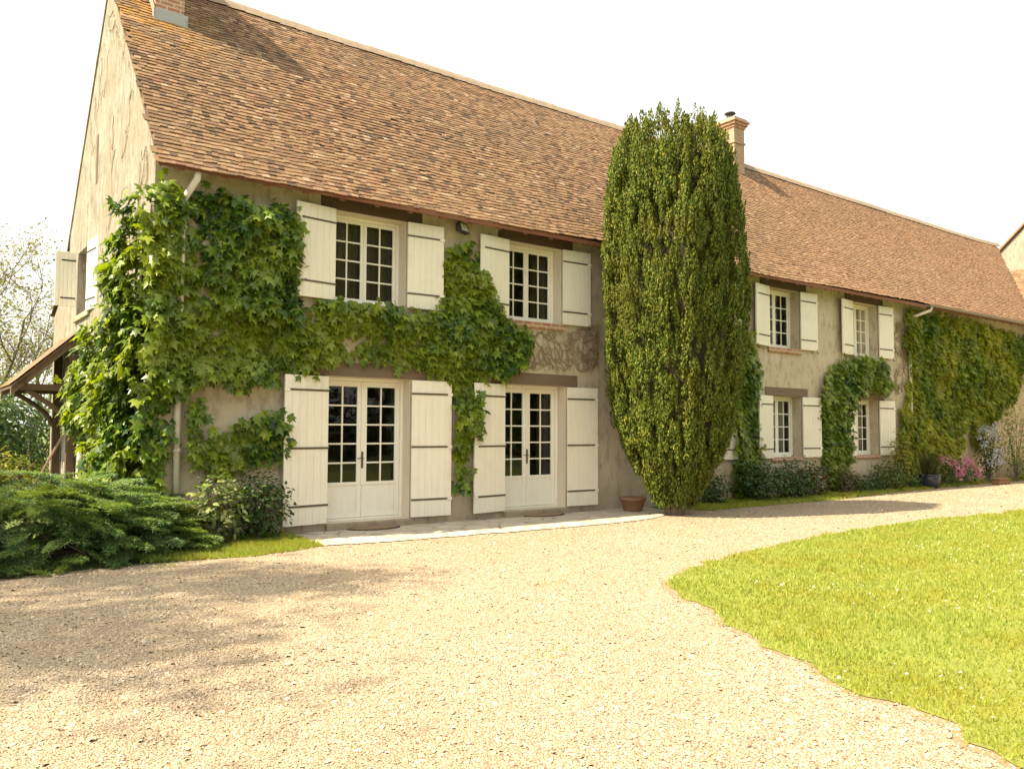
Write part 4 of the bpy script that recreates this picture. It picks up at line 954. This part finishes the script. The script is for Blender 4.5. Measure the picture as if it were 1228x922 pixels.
# ------------------------------------------------------------------ trees
def tree(name, label, x, y, h, spread, nleaf, ls, mat, seed, bare=0.5, trunk_r=0.16, crown_z=0.35, group=None, blobs=9):
    rnd = random.Random(seed); t = empty(name, label, 'tree', group, (x, y, 0)); b = MB(); ends = []
    def limb(p, d, L, r, lev):
        pts = [p]; q = p.copy(); dd = d.copy()
        for i in range(5):
            dd = (dd+Vector((rnd.gauss(0, .16), rnd.gauss(0, .16), rnd.gauss(0.05, .1)))).normalized(); q = q+dd*L/5; pts.append(q.copy())
            if lev > 0 and i >= 1:
                for _ in range(2 if lev < 3 else 1):
                    nd = (dd+Vector((rnd.gauss(0, .7), rnd.gauss(0, .7), rnd.gauss(0.15, .4)))).normalized(); limb(q.copy(), nd, L*rnd.uniform(0.42, 0.66), r*(0.55-0.05*i), lev-1)
        b.tube(pts, list(np.linspace(r, r*0.45, 6)), 6 if lev > 1 else 4, False)
        if lev <= 1: ends.extend(pts[2:])
    trunk = [Vector((0, 0, 0)), Vector((rnd.gauss(0, .05), rnd.gauss(0, .05), h*crown_z*0.5)), Vector((rnd.gauss(0, .1), rnd.gauss(0, .1), h*crown_z))]
    b.tube(trunk, [trunk_r*1.25, trunk_r, trunk_r*0.9], 9, False)
    for k in range(6):
        a = k*1.05+rnd.uniform(-.3, .3); e = rnd.uniform(0.3, 1.1)
        limb(trunk[-1].copy()-Vector((0, 0, rnd.uniform(0, h*0.08))), Vector((math.cos(a)*e, math.sin(a)*e, 0.8)).normalized(), h*(1-crown_z)*rnd.uniform(0.55, 0.8)*(0.6+0.4*spread), trunk_r*0.5, 3)
    b.build('trunk', M_bark, t)
    E = np.array([tuple(e) for e in ends]); idx = rng.integers(0, len(E), nleaf); pos = E[idx]+rv(nleaf, ls*1.6)
    scatter('crown', *OVAL, pos, frames(rv(nleaf)+np.array([[0, 0, -0.3]]), rv(nleaf, 0.6)+np.array([[0, 0, 0.7]])), ls*rng.uniform(0.6, 1.3, nleaf), mat, t)
    return t
tree('garden_tree', 'thinly leaved spring tree rising behind the porch canopy', 0.2, 27, 9.6, 1.0, 7500, 0.12, M_spring, 21, crown_z=0.25)
tree('garden_tree', 'paler thin tree farther back at the edge of the garden', 3.2, 40, 9.0, 1.0, 3600, 0.18, M_spring, 22, crown_z=0.25)
shrub('laurel_bush', 'rounded dark laurel bush beyond the porch canopy', -0.9, 10.0, 2.5, 1.15, 1.2, M_shrub, 3600, 0.12) if False else None
def free_bush(name, label, x, y, h, rx, ry, mat, n, ls, group=None):
    t = empty(name, label, 'shrub', group, (x, y, 0)); u = nrm(rv(n)); k = vnoise(u*1.9+x+20)*0.55+0.7; f = rng.beta(3.5, 1.0, n)
    pos = u*np.array([rx, ry, h*0.55])[None]*(k*f)[:, None]+np.array([0, 0, h*0.48])[None]; pos[:, 2] = np.abs(pos[:, 2])
    scatter('foliage', *OVAL, pos, frames(u*0.6+rv(n, .5)+np.array([[0, 0, -.2]]), u*0.7+np.array([[0, 0, 0.6]])+rv(n, .35)), ls*rng.uniform(0.6, 1.3, n), mat, t)
    b = MB()
    for i in range(8): a_ = i*0.8; b.tube([(0, 0, 0), (rx*.3*math.cos(a_), ry*.3*math.sin(a_), h*.4), (rx*.7*math.cos(a_), ry*.7*math.sin(a_), h*.75)], [0.04, 0.025, 0.01], 5)
    b.build('stem', M_bark, t); return t
free_bush('laurel_bush', 'rounded dark laurel bush beyond the porch canopy', -1.0, 10.5, 2.6, 1.35, 1.2, M_shrub, 4200, 0.13)
free_bush('garden_shrub', 'low yellow-green shrub in front of the laurel', -1.1, 7.4, 1.15, 0.9, 0.7, M_shruby, 1500, 0.09)
free_bush('garden_shrub', 'taller pale green hedge shrub far behind the laurel', 1.2, 22.0, 3.6, 3.2, 1.5, M_tree, 3600, 0.16)
# trees outside the frame: the ones that shade the drive and stand in the window reflections
tree('garden_tree', 'tall tree beyond the gable whose crown shades the drive', -14.3, -0.5, 19.6, 0.25, 8000, 0.2, M_tree, 31, crown_z=0.66, trunk_r=0.25)
for k, (x_, y_, h_) in enumerate([(6, -34, 17), (14, -36, 18), (22, -34, 17), (31, -37, 19), (42, -35, 17), (54, -38, 18)]):
    tree('boundary_tree', 'broad tree on the far side of the lawn', x_, y_, h_, 1.1, 5200, 0.6, M_tree, 40+k, crown_z=0.2, trunk_r=0.3, group='trees across the lawn')

for k in range(8): free_bush('added_reflection_shrub', 'unseen dark shrub added to darken the window reflections', 4+k*7.5, -31.5+(k % 2), 4.6, 4.6, 1.6, M_shrub, 2600, 0.3, group='unseen shrubs added for the window reflections')  # unseen row added to block bright sky mirrored in the door panes
# ------------------------------------------------------------------ neighbouring stone building at the far right
nb = empty('stone_barn', 'pale stone gabled building rising beyond the far end of the roof', 'barn', loc=(40, 0, 0))
MB().poly([(0, -5, 0), (0, -5, 8.2), (0, 0.8, 14.6), (0, 7.6, 8.1), (0, 7.6, 0)]).build('wall', M_stone, nb)
rb = MB()
for ya, za, yb, zb in ((-5.3, 7.9, 0.8, 14.72), (0.8, 14.72, 7.9, 7.85)): rb.quad((-0.12, ya, za), (-0.12, yb, zb), (12, yb, zb), (12, ya, za)); rb.quad((-0.12, ya, za), (-0.12, yb, zb), (-0.12, yb, zb+0.12), (-0.12, ya, za+0.12))
rb.build('roof', M_tile, nb)

# ------------------------------------------------------------------ ground cover
CX, CY = CAM.x, CAM.y
ax_, ay_ = math.sin(YAW), math.cos(YAW)
def visible(q, pad=0.08):
    dx, dy = q[:, 0]-CX, q[:, 1]-CY; f = dx*ax_+dy*ay_; r = dx*ay_-dy*ax_
    return (f > 2.0) & (np.abs(r/np.maximum(f, .1)) < 0.63+pad), np.hypot(dx, dy)
def blades(name, P, n, hgt, label_kind='stuff', pw=1.2, far=1.0):
    q = sample_poly(P, n*6); v, d = visible(q, 0.2); q, d = q[v], d[v]
    keep = rng.random(len(q)) < np.clip((4.5/d)**pw*far, 0, 1); q, d = q[keep][:n], d[keep][:n]; k = len(q); q = q+rng.normal(0, 0.035, (k, 2))
    cl = vnoise(np.c_[q*3.0, np.zeros(k)]); h = hgt*rng.uniform(0.5, 1.2, k)*(0.6+0.8*cl)*(1+d/40)
    tip = np.c_[rng.normal(0, 0.55, (k, 2)), np.ones(k)]; nn = np.c_[rng.normal(0, 1, (k, 2)), np.full(k, 0.25)]
    w = rng.uniform(0.005, 0.009, k)*(1+d/11)
    return tag(scatter(name, *TRI, np.c_[q, np.full(k, 0.011)], frames(tip, nn), np.c_[w, h, h], M_grass), kind='stuff')
LV = [p for p in LAWNW]
blades('grass', LV, 260000, 0.034, pw=0.9)
blades('verge_grass', STRIP_RW, 30000, 0.05, pw=0.3)
blades('corner_grass', STRIP_LW, 26000, 0.05, pw=0.0)
# daisies and clover heads in the lawn
q = sample_poly(LAWN, 14000); v, d = visible(q, 0.1); q = q[v]; c_ = vnoise(np.c_[q*0.9, np.zeros(len(q))]); q = q[(rng.random(len(q)) < np.clip((c_-0.5)*3.2, 0, 1)) & (np.hypot(q[:, 0]-CX, q[:, 1]-CY) < 30)]
k = len(q); tag(scatter('daisies', [(0.5*math.cos(i*1.0472), 0.5*math.sin(i*1.0472), 0) for i in range(6)]+[(0, 0, 0.15)], [(6, i, (i+1) % 6) for i in range(6)], np.c_[q, rng.uniform(0.035, 0.06, k)], frames(rv(k), np.c_[rng.normal(0, .3, (k, 2)), np.ones(k)]), rng.uniform(0.013, 0.024, k), M_white), kind='stuff')
# loose stones lying on the gravel
def stone_mat():
    Mt, t, b, out = new_mat('loose stones')
    c = ramp(t, rand_island(t), [(0, (0.20, 0.14, 0.10)), (0.12, (0.32, 0.24, 0.16)), (0.45, (0.385, 0.30, 0.20)), (0.7, (0.45, 0.365, 0.255)), (0.88, (0.52, 0.45, 0.35)), (0.94, (0.40, 0.24, 0.17)), (1, (0.60, 0.55, 0.48))])
    c = mix(t, ramp(t, noise(t, coords(t), 0.7, 6, 0.65), [(0.4, 0), (0.68, 0.4)]), c, (0.33, 0.235, 0.15))
    t.links.new(c, b.inputs['Base Color']); b.inputs['Roughness'].default_value = 0.85; b.inputs['Specular IOR Level'].default_value = 0.25; return Mt
q = sample_poly(GRAVEL, 1900000); v, d = visible(q, 0.12); q, d = q[v], d[v]
ok = (rng.random(len(q)) < np.clip((5.0/d)**1.5, 0, 1)) & ~in_poly(q[:, 0], q[:, 1], LAWNW) & ~in_poly(q[:, 0], q[:, 1], PAVE) & ~in_poly(q[:, 0], q[:, 1], STRIP_LW) & ~in_poly(q[:, 0], q[:, 1], STRIP_RW) & (d < 32)
q, d = q[ok][:230000], d[ok][:230000]; k = len(q); s = rng.lognormal(math.log(0.0066), 0.33, k)*(1+d/45)
PEB = ([(1, 0, 0), (0, 1, 0), (-1, 0, 0), (0, -1, 0), (0, 0, 0.75), (0.62, 0.62, 0.3), (-0.62, 0.62, 0.32), (-0.6, -0.6, 0.3), (0.6, -0.62, 0.3)],
       [(0, 5, 4), (5, 1, 4), (1, 6, 4), (6, 2, 4), (2, 7, 4), (7, 3, 4), (3, 8, 4), (8, 0, 4)])
ang = rng.random(k)*6.28
tag(scatter('loose_gravel', *PEB, np.c_[q, np.full(k, 0.005)], frames(np.c_[np.cos(ang), np.sin(ang), rng.normal(0, .2, k)], np.c_[rng.normal(0, .3, (k, 2)), np.ones(k)]), s[:, None]*rng.uniform(0.65, 1.35, (k, 3)), stone_mat()), kind='stuff')
# weeds in the drive
wq = []
for (x_, y_), sp, kk in (((-0.55, -9.15), 0.1, 160), ((-0.25, -9.3), 0.07, 90), ((0.9, -7.4), 0.1, 40), ((2.6, -5.4), 0.12, 40), ((-0.2, -1.95), 0.08, 60)): wq.append(np.c_[rng.normal(x_, sp, kk), rng.normal(y_, sp*0.6, kk)])
wq = np.concatenate(wq); k = len(wq)
tag(scatter('weeds', *TRI, np.c_[wq, np.full(k, 0.005)], frames(np.c_[rng.normal(0, .6, (k, 2)), np.ones(k)], np.c_[rng.normal(0, 1, (k, 2)), np.full(k, .3)]), np.c_[np.full(k, 0.008), rng.uniform(0.02, 0.05, k), np.full(k, .03)], M_grass), kind='stuff')
